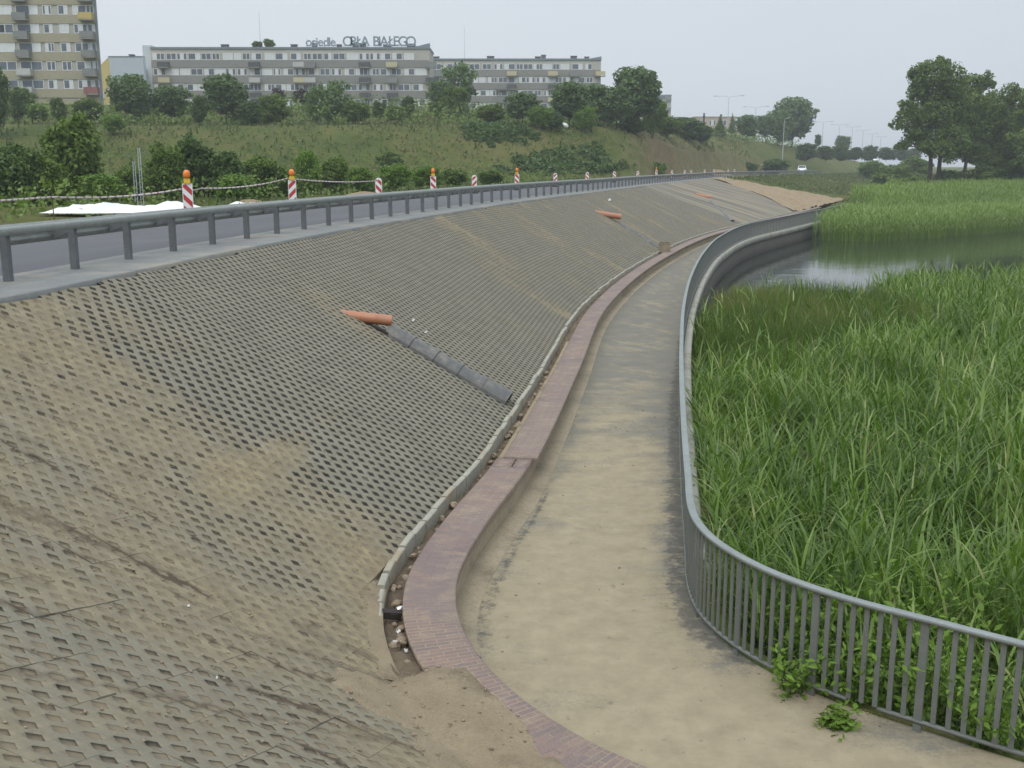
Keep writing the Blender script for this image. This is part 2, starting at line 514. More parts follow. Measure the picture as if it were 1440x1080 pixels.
def asphalt_mat():
    m, t, b = new_mat('asphalt')
    v = coords(t)
    c = ramp(t, noise(t, v, 70, 3, 0.8), [(0.3, (0.045, 0.046, 0.052)), (0.7, (0.105, 0.106, 0.115))])
    uv = coords(t, 'UV', (0.03, 1.1, 1))
    c = mix(t, ramp(t, noise(t, uv, 1.2, 5, 0.6), [(0.4, g(0)), (0.7, g(0.45))]), c, (0.12, 0.118, 0.122))
    c = mix(t, ramp(t, noise(t, v, 0.4, 6, 0.7), [(0.55, g(0)), (0.75, g(0.35))]), c, (0.17, 0.155, 0.13))
    t.links.new(c, b.inputs['Base Color']); b.inputs['Roughness'].default_value = 0.8
    return m
def water_mat():
    m, t, b = new_mat('water')
    v = coords(t)
    b.inputs['Base Color'].default_value = (0.020, 0.026, 0.020, 1)
    b.inputs['Roughness'].default_value = 0.06
    b.inputs['IOR'].default_value = 1.33
    b.inputs['Specular IOR Level'].default_value = 0.5
    bump(t, b, mth(t, 'ADD', noise(t, v, 0.5, 4, 0.5), mth(t, 'MULTIPLY', noise(t, v, 3.0, 3, 0.5), 0.3)), 0.10, 0.12)
    return m
def tape_mat():
    m, t, b = new_mat('barrier_tape')
    uv = coords(t, 'UV'); sp = t.nodes.new('ShaderNodeSeparateXYZ'); t.links.new(uv, sp.inputs[0])
    f = mth(t, 'GREATER_THAN', mth(t, 'FRACT', mth(t, 'MULTIPLY', sp.outputs[0], 3.3)), 0.72)
    t.links.new(mix(t, f, (0.72, 0.69, 0.66), (0.50, 0.22, 0.19)), b.inputs['Base Color'])
    b.inputs['Roughness'].default_value = 0.5
    return m

M = dict(
    paver=paver_mat(), hole=hole_mat(), farpaver=far_paver_mat(), sand=sand_mat(), path=path_mat(), brick=brick_mat(),
    bare=sand_mat('bare_earth', (0.20, 0.142, 0.080), (0.41, 0.31, 0.185)),
    trench=sand_mat('trench_dirt', (0.10, 0.075, 0.05), (0.28, 0.21, 0.13)),
    kerb=simple('kerb_concrete', (0.33, 0.315, 0.255), 0.9, 0.25, 3, bumpy=0.3, dirt=(0.27, 0.20, 0.12)),
    render=simple('cement_render', (0.30, 0.245, 0.165), 0.95, 0.3, 2.5, bumpy=0.3, dirt=(0.14, 0.11, 0.08)),
    cap=simple('edge_concrete', (0.36, 0.345, 0.29), 0.9, 0.25, 2, bumpy=0.3, dirt=(0.16, 0.14, 0.10)),
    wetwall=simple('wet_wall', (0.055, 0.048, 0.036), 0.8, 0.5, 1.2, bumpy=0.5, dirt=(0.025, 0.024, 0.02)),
    shoulder=simple('shoulder_concrete', (0.185, 0.190, 0.182), 0.9, 0.2, 1.3, bumpy=0.15, dirt=(0.30, 0.265, 0.20)),
    asphalt=asphalt_mat(), ground=ground_mat(), water=water_mat(), tape=tape_mat(),
    galv=simple('galvanised_steel', (0.225, 0.237, 0.222), 0.7, 0.25, 3, 0.15),
    galvdark=simple('weathered_post_steel', (0.135, 0.145, 0.15), 0.6, 0.3, 4, 0.3),
    rail=simple('painted_railing', (0.150, 0.160, 0.146), 0.75, 0.2, 4, 0.1),
    railtop=simple('painted_handrail', (0.225, 0.245, 0.235), 0.65, 0.2, 3, 0.1),
    white=simple('white_plastic', (0.78, 0.78, 0.77), 0.5, 0.05, 4),
    red=simple('red_film', (0.46, 0.045, 0.04), 0.45, 0.12, 8),
    rubber=simple('black_rubber', (0.03, 0.03, 0.03), 0.8, 0.3, 8),
    yellow=simple('yellow_plastic', (0.72, 0.46, 0.03), 0.45, 0.1, 8),
    orange=simple('orange_lens', (0.80, 0.20, 0.02), 0.25, 0.1, 8),
    pvc=simple('orange_pvc', (0.42, 0.165, 0.085), 0.45, 0.12, 5, dirt=(0.33, 0.19, 0.11)),
    inside=simple('pipe_inside', (0.03, 0.022, 0.018), 0.9, 0.2, 6),
    gutter=simple('grey_gutter', (0.10, 0.10, 0.095), 0.5, 0.3, 6, bumpy=0.2, dirt=(0.22, 0.19, 0.15)),
    stone=simple('stone', (0.28, 0.215, 0.15), 0.9, 0.45, 8, bumpy=0.4),
    rust=simple('rusty_steel', (0.14, 0.07, 0.045), 0.9, 0.3, 8),
    can=simple('bright_metal', (0.75, 0.75, 0.75), 0.2, 0.1, 8, 0.8),
    bark=simple('bark', (0.055, 0.046, 0.036), 0.95, 0.35, 3, bumpy=0.5),
    glass=simple('window_glass', (0.12, 0.145, 0.17), 0.15, 0.45, 0.3),
    glassdark=simple('dark_window', (0.03, 0.034, 0.04), 0.2, 0.3, 0.3),
    curtain=simple('net_curtain', (0.62, 0.64, 0.65), 0.7, 0.2, 0.5),
    tealcurtain=simple('teal_curtain', (0.28, 0.56, 0.50), 0.7, 0.15, 0.5),
    frame=simple('white_frame', (0.66, 0.67, 0.66), 0.6, 0.08, 2),
    panel=simple('grey_panel', (0.225, 0.225, 0.205), 0.9, 0.12, 0.25),
    pier=simple('pale_pier', (0.40, 0.385, 0.34), 0.9, 0.15, 0.3),
    band=simple('beige_panel', (0.34, 0.31, 0.215), 0.9, 0.12, 0.2),
    gable=simple('pale_blue_gable', (0.46, 0.52, 0.57), 0.9, 0.06, 0.2),
    ochre=simple('ochre_wall', (0.52, 0.40, 0.13), 0.9, 0.12, 0.3),
    parapet=simple('parapet_metal', (0.17, 0.21, 0.235), 0.7, 0.15, 0.4),
    balc=simple('balcony_grey', (0.20, 0.21, 0.20), 0.85, 0.2, 0.5),
    balcdark=simple('balcony_dark', (0.075, 0.08, 0.08), 0.85, 0.2, 0.5),
    balcgreen=simple('balcony_green', (0.10, 0.26, 0.17), 0.8, 0.15, 0.5),
    balcyellow=simple('balcony_yellow', (0.46, 0.36, 0.12), 0.8, 0.1, 0.5),
    balcred=simple('balcony_red', (0.24, 0.10, 0.09), 0.8, 0.2, 0.5),
    balccream=simple('balcony_cream', (0.47, 0.43, 0.27), 0.8, 0.1, 0.5),
    balcpale=simple('balcony_pale', (0.44, 0.45, 0.43), 0.8, 0.1, 0.5),
    roofdark=simple('roof_dark', (0.09, 0.095, 0.10), 0.9, 0.2, 0.5),
    letter=simple('letter_metal', (0.20, 0.26, 0.29), 0.6, 0.1, 1),
    lamp=simple('lamp_steel', (0.45, 0.48, 0.50), 0.6, 0.1, 1, 0.2),
    carpaint=simple('white_car_paint', (0.78, 0.79, 0.80), 0.25, 0.03, 1),
    rosewall=simple('rose_wall', (0.47, 0.37, 0.30), 0.9, 0.1, 0.3),
    dryleaf=leaf_mat('dry_stalks', [(0.20, 0.15, 0.07), (0.34, 0.26, 0.13)], 0.1),
    leaf_dark=leaf_mat('leaf_dark', [(0.045, 0.082, 0.020), (0.085, 0.142, 0.036), (0.135, 0.200, 0.055)]),
    leaf_mid=leaf_mat('leaf_mid', [(0.070, 0.116, 0.018), (0.122, 0.188, 0.032), (0.180, 0.248, 0.050)]),
    leaf_fresh=leaf_mat('leaf_fresh', [(0.085, 0.155, 0.018), (0.140, 0.235, 0.030), (0.200, 0.310, 0.050)]),
    leaf_blue=leaf_mat('leaf_blue', [(0.066, 0.112, 0.036), (0.112, 0.180, 0.058), (0.160, 0.232, 0.082)]),
    leaf_purple=leaf_mat('leaf_purple', [(0.030, 0.018, 0.022), (0.060, 0.034, 0.040)]),
    reed=leaf_mat('reed_leaf', [(0.046, 0.096, 0.012), (0.110, 0.192, 0.024), (0.190, 0.285, 0.048), (0.32, 0.39, 0.14), (0.42, 0.34, 0.16)], 0.38, 0.42, 0.5),
    rush=leaf_mat('rush_leaf', [(0.060, 0.110, 0.018), (0.110, 0.170, 0.032), (0.185, 0.200, 0.060), (0.40, 0.28, 0.13)], 0.35, 0.5),
    grass=leaf_mat('grass_blade', [(0.060, 0.095, 0.022), (0.085, 0.125, 0.032), (0.120, 0.140, 0.046), (0.16, 0.145, 0.07)], 0.25),
)

# ------------------------------------------------------------------ the lines the place is laid out on (metres; path level z = 0, road level 3.4)
ROAD_Z, TOE_Z, WALL_Z = 3.4, 0.42, 0.45
wall_in = Curve([(6.4,3.4),(3.4,5.72),(1.9,6.85),(0.84,7.63),(0.24,8.3),(-0.2,9.05),(-0.5,9.9),(-0.64,10.8),(-0.62,11.74),(-0.37,13.26),(0.26,16.2),(1.42,23.93),
                 (2.95,34.62),(5.61,46.78),(9.15,59.6),(12.7,70.6),(16.4,80.0),(24.2,98.0),(32.0,116.0),(38.0,130.0),(47.5,152.0),(56.5,172.0)], 0.1)
S_WALL = wall_in.s_at_y(124)
gap = lambda s: 0.25 - 0.06 * sstep(6, 45, s)                       # width of the dirt trench
kerb_c = wall_in.offset(0.5 + gap(wall_in.s), 0.1)                    # front of the kerb
toe = wall_in.offset(0.5 + gap(wall_in.s) + 0.09, 0.1)                # back of the kerb = foot of the paved bank
crest_main = [(-6.42,12.3),(-6.2,14.0),(-5.85,17.0),(-5.35,21.22),(-4.27,28.08),(-2.70,35.9),(0.45,50.69),(6.93,75.43),(17.07,113.3),(36.2,175.0),(64,235),(100,300),(160,390),(235,475)]
crest = Curve([(4.6,-4.6),(1.7,-2.45),(-1.2,-0.3),(-3.3,1.7),(-5.0,4.4),(-6.1,8.2)] + crest_main, 0.25)
road_line = Curve([(-7.4,-30),(-7.2,-10),(-6.9,0),(-6.65,7)] + crest_main, 0.25)      # crest of the road embankment, straight on past the corner
fence_c = Curve([(8.6,4.85),(7.0,6.1),(5.6,7.18),(4.3,8.16),(3.65,8.68),(2.97,9.25),(2.42,9.95),(2.07,10.8),(1.98,11.7),(2.16,13.2),(2.72,17.2),(3.58,22.9),(4.85,30.6),(6.5,39.3),(8.98,50.6),(11.93,61.98),(16.3,75.0),(22.6,88.2),(30.5,104.5),(35,114)], 0.1)

# width of the bank for each place along its foot
_n, _s = crest.near(toe.p)
W_toe = np.abs(_n)
_k = np.ones(41) / 41
W_toe = np.convolve(np.pad(W_toe, 20, mode='edge'), _k, 'valid')
def bank_z(P):
    d, s = toe.near(P)
    Wd = np.interp(s, toe.s, W_toe)
    u = np.clip(d / Wd, -0.2, 1)
    z = TOE_Z + (ROAD_Z - 0.03 - TOE_Z) * u
    return z, d, s, Wd
def bank_hit(px, py):
    """point of the bank surface seen at a photo pixel"""
    lo, hi = 3.0, 260.0
    x = (px - 720) / FPX; y = -(py - 540) / FPX
    dr = np.array([x, math.cos(PITCH) + y * math.sin(PITCH), -math.sin(PITCH) + y * math.cos(PITCH)])
    ts = np.concatenate([np.arange(4, 60, 0.05), np.arange(60, 250, 0.3)])
    P = dr[None, :] * ts[:, None] + np.array([0, 0, EYE])
    z, d, s, Wd = bank_z(P[:, :2])
    below = np.where((P[:, 2] <= z) & (d > -0.3))[0]
    return P[below[0]] if len(below) else None

# ------------------------------------------------------------------ ground: one sheet out to the horizon
hill = Curve([(-420,60),(-200,100),(-90,118),(-45,126),(-5,137),(13,152),(22,180),(43,230),(78,300),(140,400),(240,500)], 1.0)
hill_zc = lambda x: np.interp(x, [-200,-90,-45,-5,13,22,43,78,140,240], [10.2,9.8,9.6,10.0,10.4,11.0,11.2,10.4,4.2,4.0])
def ground_z(X, Y):
    P = np.column_stack([X.ravel(), Y.ravel()])
    dr, _ = road_line.near(P)                                        # left of the road line is positive
    df, sf = fence_c.near(P)
    dh, sh = hill.near(P)
    x, y = P[:, 0], P[:, 1]
    z = np.full(len(P), 3.30)
    # lake side of the road
    wd = np.interp(y, [0, 60, 110, 150, 250, 400], [6.5, 8, 12, 17, 20, 25])
    right = dr < 0.4
    low = np.interp(y, [90, 130, 170, 260, 400], [0.2, 0.55, 1.2, 2.6, 3.2])
    low = low + 0.5 * (fbm(x/14, y/14, 3) - 0.5)
    u = sstep(0.0, 1.0, -dr / wd)
    zr = 3.30 + (low - 3.30) * u
    z = np.where(right, zr, z)
    # under the paved bank, path and walls the sheet lies lower
    covered = right & (y < 128) & (df > -0.3)
    cov = sstep(140, 118, y)
    z = np.where(covered, np.minimum(z, np.where(df < 4.0, -0.45, z - 0.75 * cov)), z)
    dt, stt = toe.near(P)
    Wt_ = np.interp(stt, toe.s, W_toe)
    onbank = (dt > -0.8) & (dt < Wt_ + 1.0) & (y > 60) & (y < 185) & (stt < toe.s_at_y(153)) & right
    z = np.where(onbank, np.minimum(z, TOE_Z + (ROAD_Z - TOE_Z) * np.clip(dt / Wt_, 0, 1) - 0.75), z)
    z = np.where((np.abs(df) < 3.2) & (y > 12.5) & (y < 118), -2.3, z)
    # the corner the camera stands on
    dcorner, _ = crest.near(P)
    behind = (y < 12.0) & (dcorner < 0) & right & (df > -0.3)
    z = np.where((y < 13) & right & (df > 4.0), np.where(dcorner > 0, 3.30, np.minimum(z, -0.3)), z)
    # lake bed
    shore_y = np.interp(x, [15, 24, 29, 36, 50, 75, 120], [112, 104, 100, 104, 116, 124, 130]) + 4 * (fbm(x/9, y/40, 9) - 0.5)
    inlake = (df < -0.3) & (y < shore_y + 14) & (y > -40)
    bed = -2.2 + (2.2 + low) * sstep(-2, 12, y - shore_y)
    near_bank = sstep(10.5, 7.5, y) * 0.0
    z = np.where(inlake & right, np.minimum(z, bed + near_bank), z)
    # hill beyond the road
    zc = hill_zc(x)
    wide = np.interp(x, [-90, -40, 0, 20, 60], [30, 28, 20, 13, 14])
    up = zc + 4.2 * sstep(0, 40, dh) * sstep(110, 70, x) + 0.6 * (fbm(x/20, y/20, 5) - 0.5)
    t = sstep(1.0, 0.0, (-dh) / wide)
    face = 3.25 + (zc - 3.25) * t
    hl = np.where(dh > 0, up, face)
    z = np.where(dr > 8.0, np.maximum(hl, 3.2), z)
    z = np.where((dr > 8.0), z + 0.35 * sstep(8, 14, dr) * (fbm(x/6, y/6, 11) - 0.5), z)
    return z.reshape(X.shape)
def axis(stops):
    o = []
    for a, b, d in stops: o.append(np.arange(a, b, d))
    return np.concatenate(o + [[stops[-1][1]]])
gx = axis([(-3000,-500,250),(-500,-120,20),(-120,-40,2.5),(-40,60,1.2),(60,140,2.5),(140,400,12),(400,3000,260)])
gy = axis([(-400,-20,20),(-20,10,1.5),(10,170,1.2),(170,330,3),(330,700,14),(700,4000,330)])
GX, GY = np.meshgrid(gx, gy)
GZ = ground_z(GX, GY)
_dr, _ = road_line.near(np.column_stack([GX.ravel(), GY.ravel()]))
_dh, _ = hill.near(np.column_stack([GX.ravel(), GY.ravel()]))
_soil = 0.42 * sstep(15, 6.5, _dr) * (_dr > 6) + (GX.ravel() > -12) * sstep(-14, -1, _dh) * sstep(1.5, -1, _dh) * (0.16 + 0.20 * sstep(5, 20, GX.ravel())) * sstep(75, 40, GX.ravel())
_soil = _soil + 0.28 * sstep(-30, -50, GX.ravel()) * sstep(-22, -8, _dh) * sstep(0, -3, _dh)
ny, nx = GX.shape
a = (np.arange(ny-1)[:, None] * nx + np.arange(nx-1)[None, :]).ravel()
me = npmesh('ground', np.column_stack([GX.ravel(), GY.ravel(), GZ.ravel()]), np.stack([a, a+1, a+1+nx, a+nx], 1), None, [M['ground']], attrs={'soil': _soil}, smooth=True)
tag(link('ground', me), kind='structure')
from bisect import bisect
def gz(x, y):
    return float(ground_z(np.array([[x]], float), np.array([[y]], float))[0, 0])

# lake
me = npmesh('water', [(2.2,-60,-1.3),(400,-60,-1.3),(400,140,-1.3),(2.2,140,-1.3)], [(0,1,2,3)], None, [M['water']])
tag(link('water', me), kind='structure')

# ------------------------------------------------------------------ road, shoulder
V, Q, UV = sweep(road_line, [(1.62, 3.392), (3.6, 3.396), (5.4, 3.396), (7.4, 3.385)])
tag(link('road', npmesh('road', V, Q[:, ::-1], None, [M['asphalt']], uv=UV)), kind='structure')
_ey = road_line.s_at_y(240)
V, Q, UV = sweep(road_line, [(-0.02, 3.30), (-0.02, ROAD_Z), (0.10, 3.404), (1.0, 3.404), (1.62, 3.402), (1.62, 3.34)], s1=_ey)
tag(link('road_shoulder', npmesh('road_shoulder', V, Q[:, ::-1], None, [M['shoulder']], uv=UV)), kind='structure')
# the corner the photographer stands on
_i = crest.s <= crest.s_at_y(12.2)
cp = crest.p[_i][::4]
inner = np.array([(-7.0, -6.0)])
V = [(-6.9, -8.0, 3.39), (4.6, -8.0, 3.39)] + [(p[0], p[1], 3.39) for p in cp] + [(-6.6, 12.2, 3.39)]
me = bpy.data.meshes.new('corner_ground'); me.from_pydata(V, [], [tuple(range(len(V)))]); me.materials.append(M['sand']); me.update()
tag(link('corner_ground', me), kind='structure')

# ------------------------------------------------------------------ paved bank: open-grid concrete slabs, every opening modelled
CELL = 0.110
STRIP_A, STRIP_B = bank_hit(300, 690)[:2], bank_hit(520, 553)[:2]
def sand_amount(P, d, s, Wd, foreground):
    u = np.clip(d / Wd, 0, 1)
    st = fbm(s * 1.1, d * 0.16, 21, 4)                       # streaks that ran down the bank
    pt = fbm(P[:, 0] * 0.55, P[:, 1] * 0.55, 31, 4)
    v = (0.55 + 0.55 * sstep(16, 30, P[:, 1])) * (st - 0.5) + 0.75 * (pt - 0.5) + 0.20
    x, y = P[:, 0], P[:, 1]
    bend = toe.s_at_y(10.6)
    v = v + 0.16 * sstep(4.8, 2.6, np.abs(s - bend + 1.2) * 1.0 + 0.0 * u)       # washed into the corner
    v = v + 0.22 * sstep(0.55, 0.95, u) * sstep(17, 12, y)           # near the crest at the left
    v = v + 0.16 * (fbm(x * 2.6, y * 2.6, 78) - 0.5) + 0.10 * sstep(16, 12, y + 0.5 * (x + 1.4)) + 0.04 * sstep(30, 45, y)
    v = v + sstep(12.5, 9.0, y + 0.45 * (x + 1.4)) * (0.05 + 0.30 * (fbm(P[:, 0] * 1.3, P[:, 1] * 1.3, 77) - 0.5))
    v = v - 0.08 * sstep(13, 17, y) + 0.10 * sstep(22, 40, y)
    # one washed strip that crosses the bank
    ab = STRIP_B - STRIP_A; al = np.linalg.norm(ab); ab = ab / al
    rx, ry = x - STRIP_A[0], y - STRIP_A[1]
    along = rx * ab[0] + ry * ab[1]; across = np.abs(-rx * ab[1] + ry * ab[0])
    v = v + 0.45 * np.exp(-(across / 0.22)**2) * sstep(-0.6, 0.2, along) * sstep(al + 0.8, al - 0.4, along) * (0.5 + 0.6 * pt)
    v = v + 0.25 * np.exp(-(d / 0.35)**2) * (y < 12)
    return np.clip(v, 0, 1)
def soil_amount(P, d, s, foreground):
    r = vnoise(s * 3.6 + 0.5 * vnoise(d * 1.2, s * 0.7, 3), d * 0.16, 55) * 0.7 + 0.3 * vnoise(s * 9, d * 0.7, 58)
    near = sstep(12.2, 10.4, P[:, 1] + 0.45 * (P[:, 0] + 1.4))
    v = np.clip((r - 0.52) * 3.2, 0, 0.60) * near
    for ln, wd in RILLS:                                     # the long erosion rills of the foreground
        for a_, b_ in zip(ln[:-1], ln[1:]):
            ab = b_ - a_; L2 = (ab**2).sum(); t_ = np.clip(((P - a_) * ab).sum(1) / L2, 0, 1)
            ds = np.linalg.norm(P - a_ - t_[:, None] * ab, axis=1) + 0.10 * (vnoise(P[:, 0] * 4, P[:, 1] * 4, 91) - 0.5)
            v = np.maximum(v, 0.9 * np.exp(-(np.maximum(ds, 0) / wd)**2) * (0.55 + 0.6 * vnoise(P[:, 0] * 1.7, P[:, 1] * 1.7, 92)))
    return np.clip(v, 0, 0.9)
RILLS = [([bank_hit(*q)[:2] for q in ln], wd) for ln, wd in (([(0,740),(180,810),(400,905)], 0.05), ([(0,910),(180,950),(380,1030),(500,1080)], 0.08), ([(0,620),(160,700),(300,770)], 0.06), ([(0,690),(150,770),(330,860),(450,880)], 0.07), ([(90,770),(280,850),(420,900)], 0.06), ([(0,850),(110,880),(210,915),(330,965),(470,1010),(600,1060)], 0.10), ([(0,800),(150,850),(300,905),(430,950),(560,985)], 0.09))]
parts_v, parts_q, parts_m, parts_sand, parts_soil, parts_t = [], [], [], [], [], []
_vo = 0
def emit(Vt, Qt, mt, sd, so):
    global _vo
    parts_v.append(Vt.reshape(-1, 3)); parts_q.append(Qt.reshape(-1, 4) + _vo); parts_m.append(mt); parts_sand.append(sd.ravel()); parts_soil.append(so.ravel())
    _vo += Vt.reshape(-1, 3).shape[0]
corner = np.array([-1.62, 10.55]); bis = np.array([-0.92, -0.39])
def side_of_seam(P):
    r = P - corner
    return bis[0] * r[..., 1] - bis[1] * r[..., 0]           # >0: foreground bank; <0: road bank
def lattice(frame, i0, i1, j0, j1, foreground, bump_amp, tilt, test):
    I, J = np.meshgrid(np.arange(i0, i1 + 1), np.arange(j0, j1 + 1), indexing='ij')
    XY = frame(I.ravel() * CELL, J.ravel() * CELL)
    z, d, s, Wd = bank_z(XY)
    sd = sand_amount(XY, d, s, Wd, foreground); so = soil_amount(XY, d, s, foreground)
    P3 = np.column_stack([XY, z]).reshape(I.shape + (3,))
    sd = sd.reshape(I.shape); so = so.reshape(I.shape); d = d.reshape(I.shape); Wd = Wd.reshape(I.shape)
    c00, c10, c11, c01 = P3[:-1, :-1], P3[1:, :-1], P3[1:, 1:], P3[:-1, 1:]
    ctr = (c00 + c10 + c11 + c01) / 4
    dc = (d[:-1, :-1] + d[1:, 1:]) / 2; Wc = (Wd[:-1, :-1] + Wd[1:, 1:]) / 2
    ok = (dc > 0.04) & (dc < Wc - 0.03) & test(ctr[..., :2])
    ii, jj = I[:-1, :-1], J[:-1, :-1]
    row = jj // 4
    si = (ii + (row % 2) * 2) // 5
    hsh = _hash(si, row, 5); h2 = _hash(si, row, 6); h3 = _hash(si, row, 7)
    li = (ii + (row % 2) * 2) % 5; lj = jj % 4
    cell = np.stack([c00, c10, c11, c01], 2)                 # ni,nj,4,3
    # each slab sits a little high or low and tilted
    cu = np.stack([li, li+1, li+1, li], 2) / 5 - 0.5; cv = np.stack([lj, lj, lj+1, lj+1], 2) / 4 - 0.5
    fg = sstep(11.6, 8.6, ctr[..., 1] + 0.45 * (ctr[..., 0] + 1.4))[..., None] if foreground else 0.0
    ft = sstep(8.8, 7.2, ctr[..., 1] + 0.45 * (ctr[..., 0] + 1.4))[..., None] if foreground else 0.0
    bump_amp = bump_amp * 0.6 + 0.002 * ft; tilt = tilt * 0.6 + 0.006 * ft
    dz = (hsh[..., None] - 0.5) * 2 * bump_amp + (h2[..., None] - 0.5) * cu * tilt * 2 + (h3[..., None] - 0.5) * cv * tilt * 2
    cell = cell.copy(); cell[..., 2] += dz
    # joint: pull slab edges in
    gp = 0.007
    cc = cell.mean(2, keepdims=True)
    e = lambda k, m: (k == m)
    vec_u = (cell[..., 1, :] - cell[..., 0, :]); vec_v = (cell[..., 3, :] - cell[..., 0, :])
    sh = np.zeros_like(cell)
    L, Rr, B, Tt = e(li, 0), e(li, 4), e(lj, 0), e(lj, 3)
    for q, (uu, vv) in enumerate(((0, 0), (1, 0), (1, 1), (0, 1))):
        fu = np.where((uu == 0) & L, gp, 0) - np.where((uu == 1) & Rr, gp, 0)
        fv = np.where((vv == 0) & B, gp, 0) - np.where((vv == 1) & Tt, gp, 0)
        sh[..., q, :] = vec_u * fu[..., None] + vec_v * fv[..., None]
    cell = cell + sh
    sdc = np.stack([sd[:-1, :-1], sd[1:, :-1], sd[1:, 1:], sd[:-1, 1:]], 2); soc = np.stack([so[:-1, :-1], so[1:, :-1], so[1:, 1:], so[:-1, 1:]], 2)
    hole = ((ii + jj) % 2 == 0) & ok
    solid = ((ii + jj) % 2 == 1) & ok
    Vs = cell[solid]; n = len(Vs)
    emit(Vs, np.arange(n * 4).reshape(n, 4), np.zeros(n, int), sdc[solid], soc[solid])
    Vh = cell[hole]; n = len(Vh); sdh = sdc[hole]; soh = soc[hole]
    hc = Vh.mean(1, keepdims=True)
    ins = 1.02 + 0.08 * (rng.random((n, 1, 1)) - 0.5)
    mid = (Vh + np.roll(Vh, -1, 1)) / 2                      # diamond opening, points toward the cell's edges
    top = hc + (mid - hc) * ins
    bot = hc + (mid - hc) * ins * 0.93
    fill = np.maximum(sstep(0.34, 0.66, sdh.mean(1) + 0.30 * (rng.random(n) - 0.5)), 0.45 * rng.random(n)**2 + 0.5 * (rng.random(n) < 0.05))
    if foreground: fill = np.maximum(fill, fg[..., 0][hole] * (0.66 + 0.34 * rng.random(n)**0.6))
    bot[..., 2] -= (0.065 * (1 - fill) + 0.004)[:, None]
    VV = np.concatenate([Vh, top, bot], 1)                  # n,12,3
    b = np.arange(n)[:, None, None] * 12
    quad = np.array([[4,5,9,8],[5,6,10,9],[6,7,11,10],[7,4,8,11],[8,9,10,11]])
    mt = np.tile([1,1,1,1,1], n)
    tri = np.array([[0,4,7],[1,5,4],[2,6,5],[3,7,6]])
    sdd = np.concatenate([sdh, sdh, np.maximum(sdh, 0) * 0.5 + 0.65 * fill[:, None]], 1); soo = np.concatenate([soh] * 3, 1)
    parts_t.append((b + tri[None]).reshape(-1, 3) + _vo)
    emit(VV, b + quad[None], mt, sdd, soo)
    # slab side faces where a slab edge stands proud
    edges = []
    for flag, (p, q) in ((L, (3, 0)), (Rr, (1, 2)), (B, (0, 1)), (Tt, (2, 3))):
        m = flag & ok
        e0 = cell[m][:, p]; e1 = cell[m][:, q]
        lo = np.array([0, 0, 0.10])
        VV = np.stack([e0, e1, e1 - lo, e0 - lo], 1); n = len(VV)
        emit(VV, np.arange(n*4).reshape(n, 4)[:, ::-1], np.zeros(n, int), np.stack([sdc[m][:, p]]*4, 1)*0.6, np.stack([soc[m][:, p]]*4, 1))
s_b = toe.s_at_y(12.6)
tB, pB = toe.tan(s_b), toe.at(np.array([s_b]))[0]
nB = np.array([-tB[1], tB[0]])
def frameB(u, v):                                            # u along the foot (0 at s_b), v up the bank
    base = toe.at(np.clip(s_b + u, s_b, toe.L), v)
    ext = pB + np.outer(u, tB) + np.outer(v, nB)
    return np.where((u < 0)[:, None], ext, base)
S_FINE = 78.0
testB = lambda c: np.ones(c.shape[:-1], bool)
for k in range(0, int(S_FINE / CELL) + 155, 70):
    i0 = -155 + k; i1 = min(i0 + 70, int(S_FINE / CELL))
    if i1 <= i0: break
    Wm = np.interp(s_b + max(i1 * CELL, 0), toe.s, W_toe)
    lattice(frameB, i0, i1, -66 if i0 < 0 else -8, int(max(Wm, 7.0) / CELL) + 8, i0 < 0, 0.0025, 0.0022, testB)
# nA = np.array([-0.60, -0.80]); pA = toe.at(np.array([toe.s_at_y(7.4)]))[0]
# u, v: pA + np.outer(u, dA) + np.outer(v, nA)
#, -75, 60, -22, 75, True, 0.009, 0.020, lambda c: (side_of_seam(c) >= 0))
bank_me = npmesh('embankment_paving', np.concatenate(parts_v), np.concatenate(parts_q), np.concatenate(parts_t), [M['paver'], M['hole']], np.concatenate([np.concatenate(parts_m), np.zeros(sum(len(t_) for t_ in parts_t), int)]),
                 attrs={'sand': np.concatenate(parts_sand), 'soil': np.concatenate(parts_soil)})
tag(link('embankment_paving', bank_me), kind='structure')

# the soil just under the slabs, and the far paved bank and the bare end of the bank
def bank_sheet(name, s0, s1, ds, nv, dz, mat, s_top=None, rough=0.0):
    ss = np.arange(s0, s1 + ds/2, ds); us = np.linspace(0, 1, nv)
    V, UVs = [], []
    for a_, s_ in enumerate(ss):
        f = (s_ - s0) / max(s1 - s0, 1e-6)
        for u in us:
            q = s_ + (0 if s_top is None else (s_top[0] + (s_top[1] - s_top[0]) * f) * u)
            Wd = np.interp(q, toe.s, W_toe)
            p = toe.at(np.array([min(q, toe.L)]), np.array([u * Wd]))[0]
            z = TOE_Z + (ROAD_Z - 0.03 - TOE_Z) * u + dz + rough * (fbm(np.array([s_ * 0.9]), np.array([u * 6]), 77)[0] - 0.5)
            V.append((p[0], p[1], z)); UVs.append((q, u * Wd))
    n, k = len(ss), nv
    b = (np.arange(n-1)[:, None] * k + np.arange(k-1)[None, :]).ravel()
    return tag(link(name, npmesh(name, V, np.stack([b, b+k, b+k+1, b+1], 1)[:, ::-1], None, [mat], uv=UVs, smooth=True)), kind='structure')
bank_sheet('embankment_soil', toe.s_at_y(13.5), s_b + S_FINE, 1.0, 8, -0.10, M['trench'])
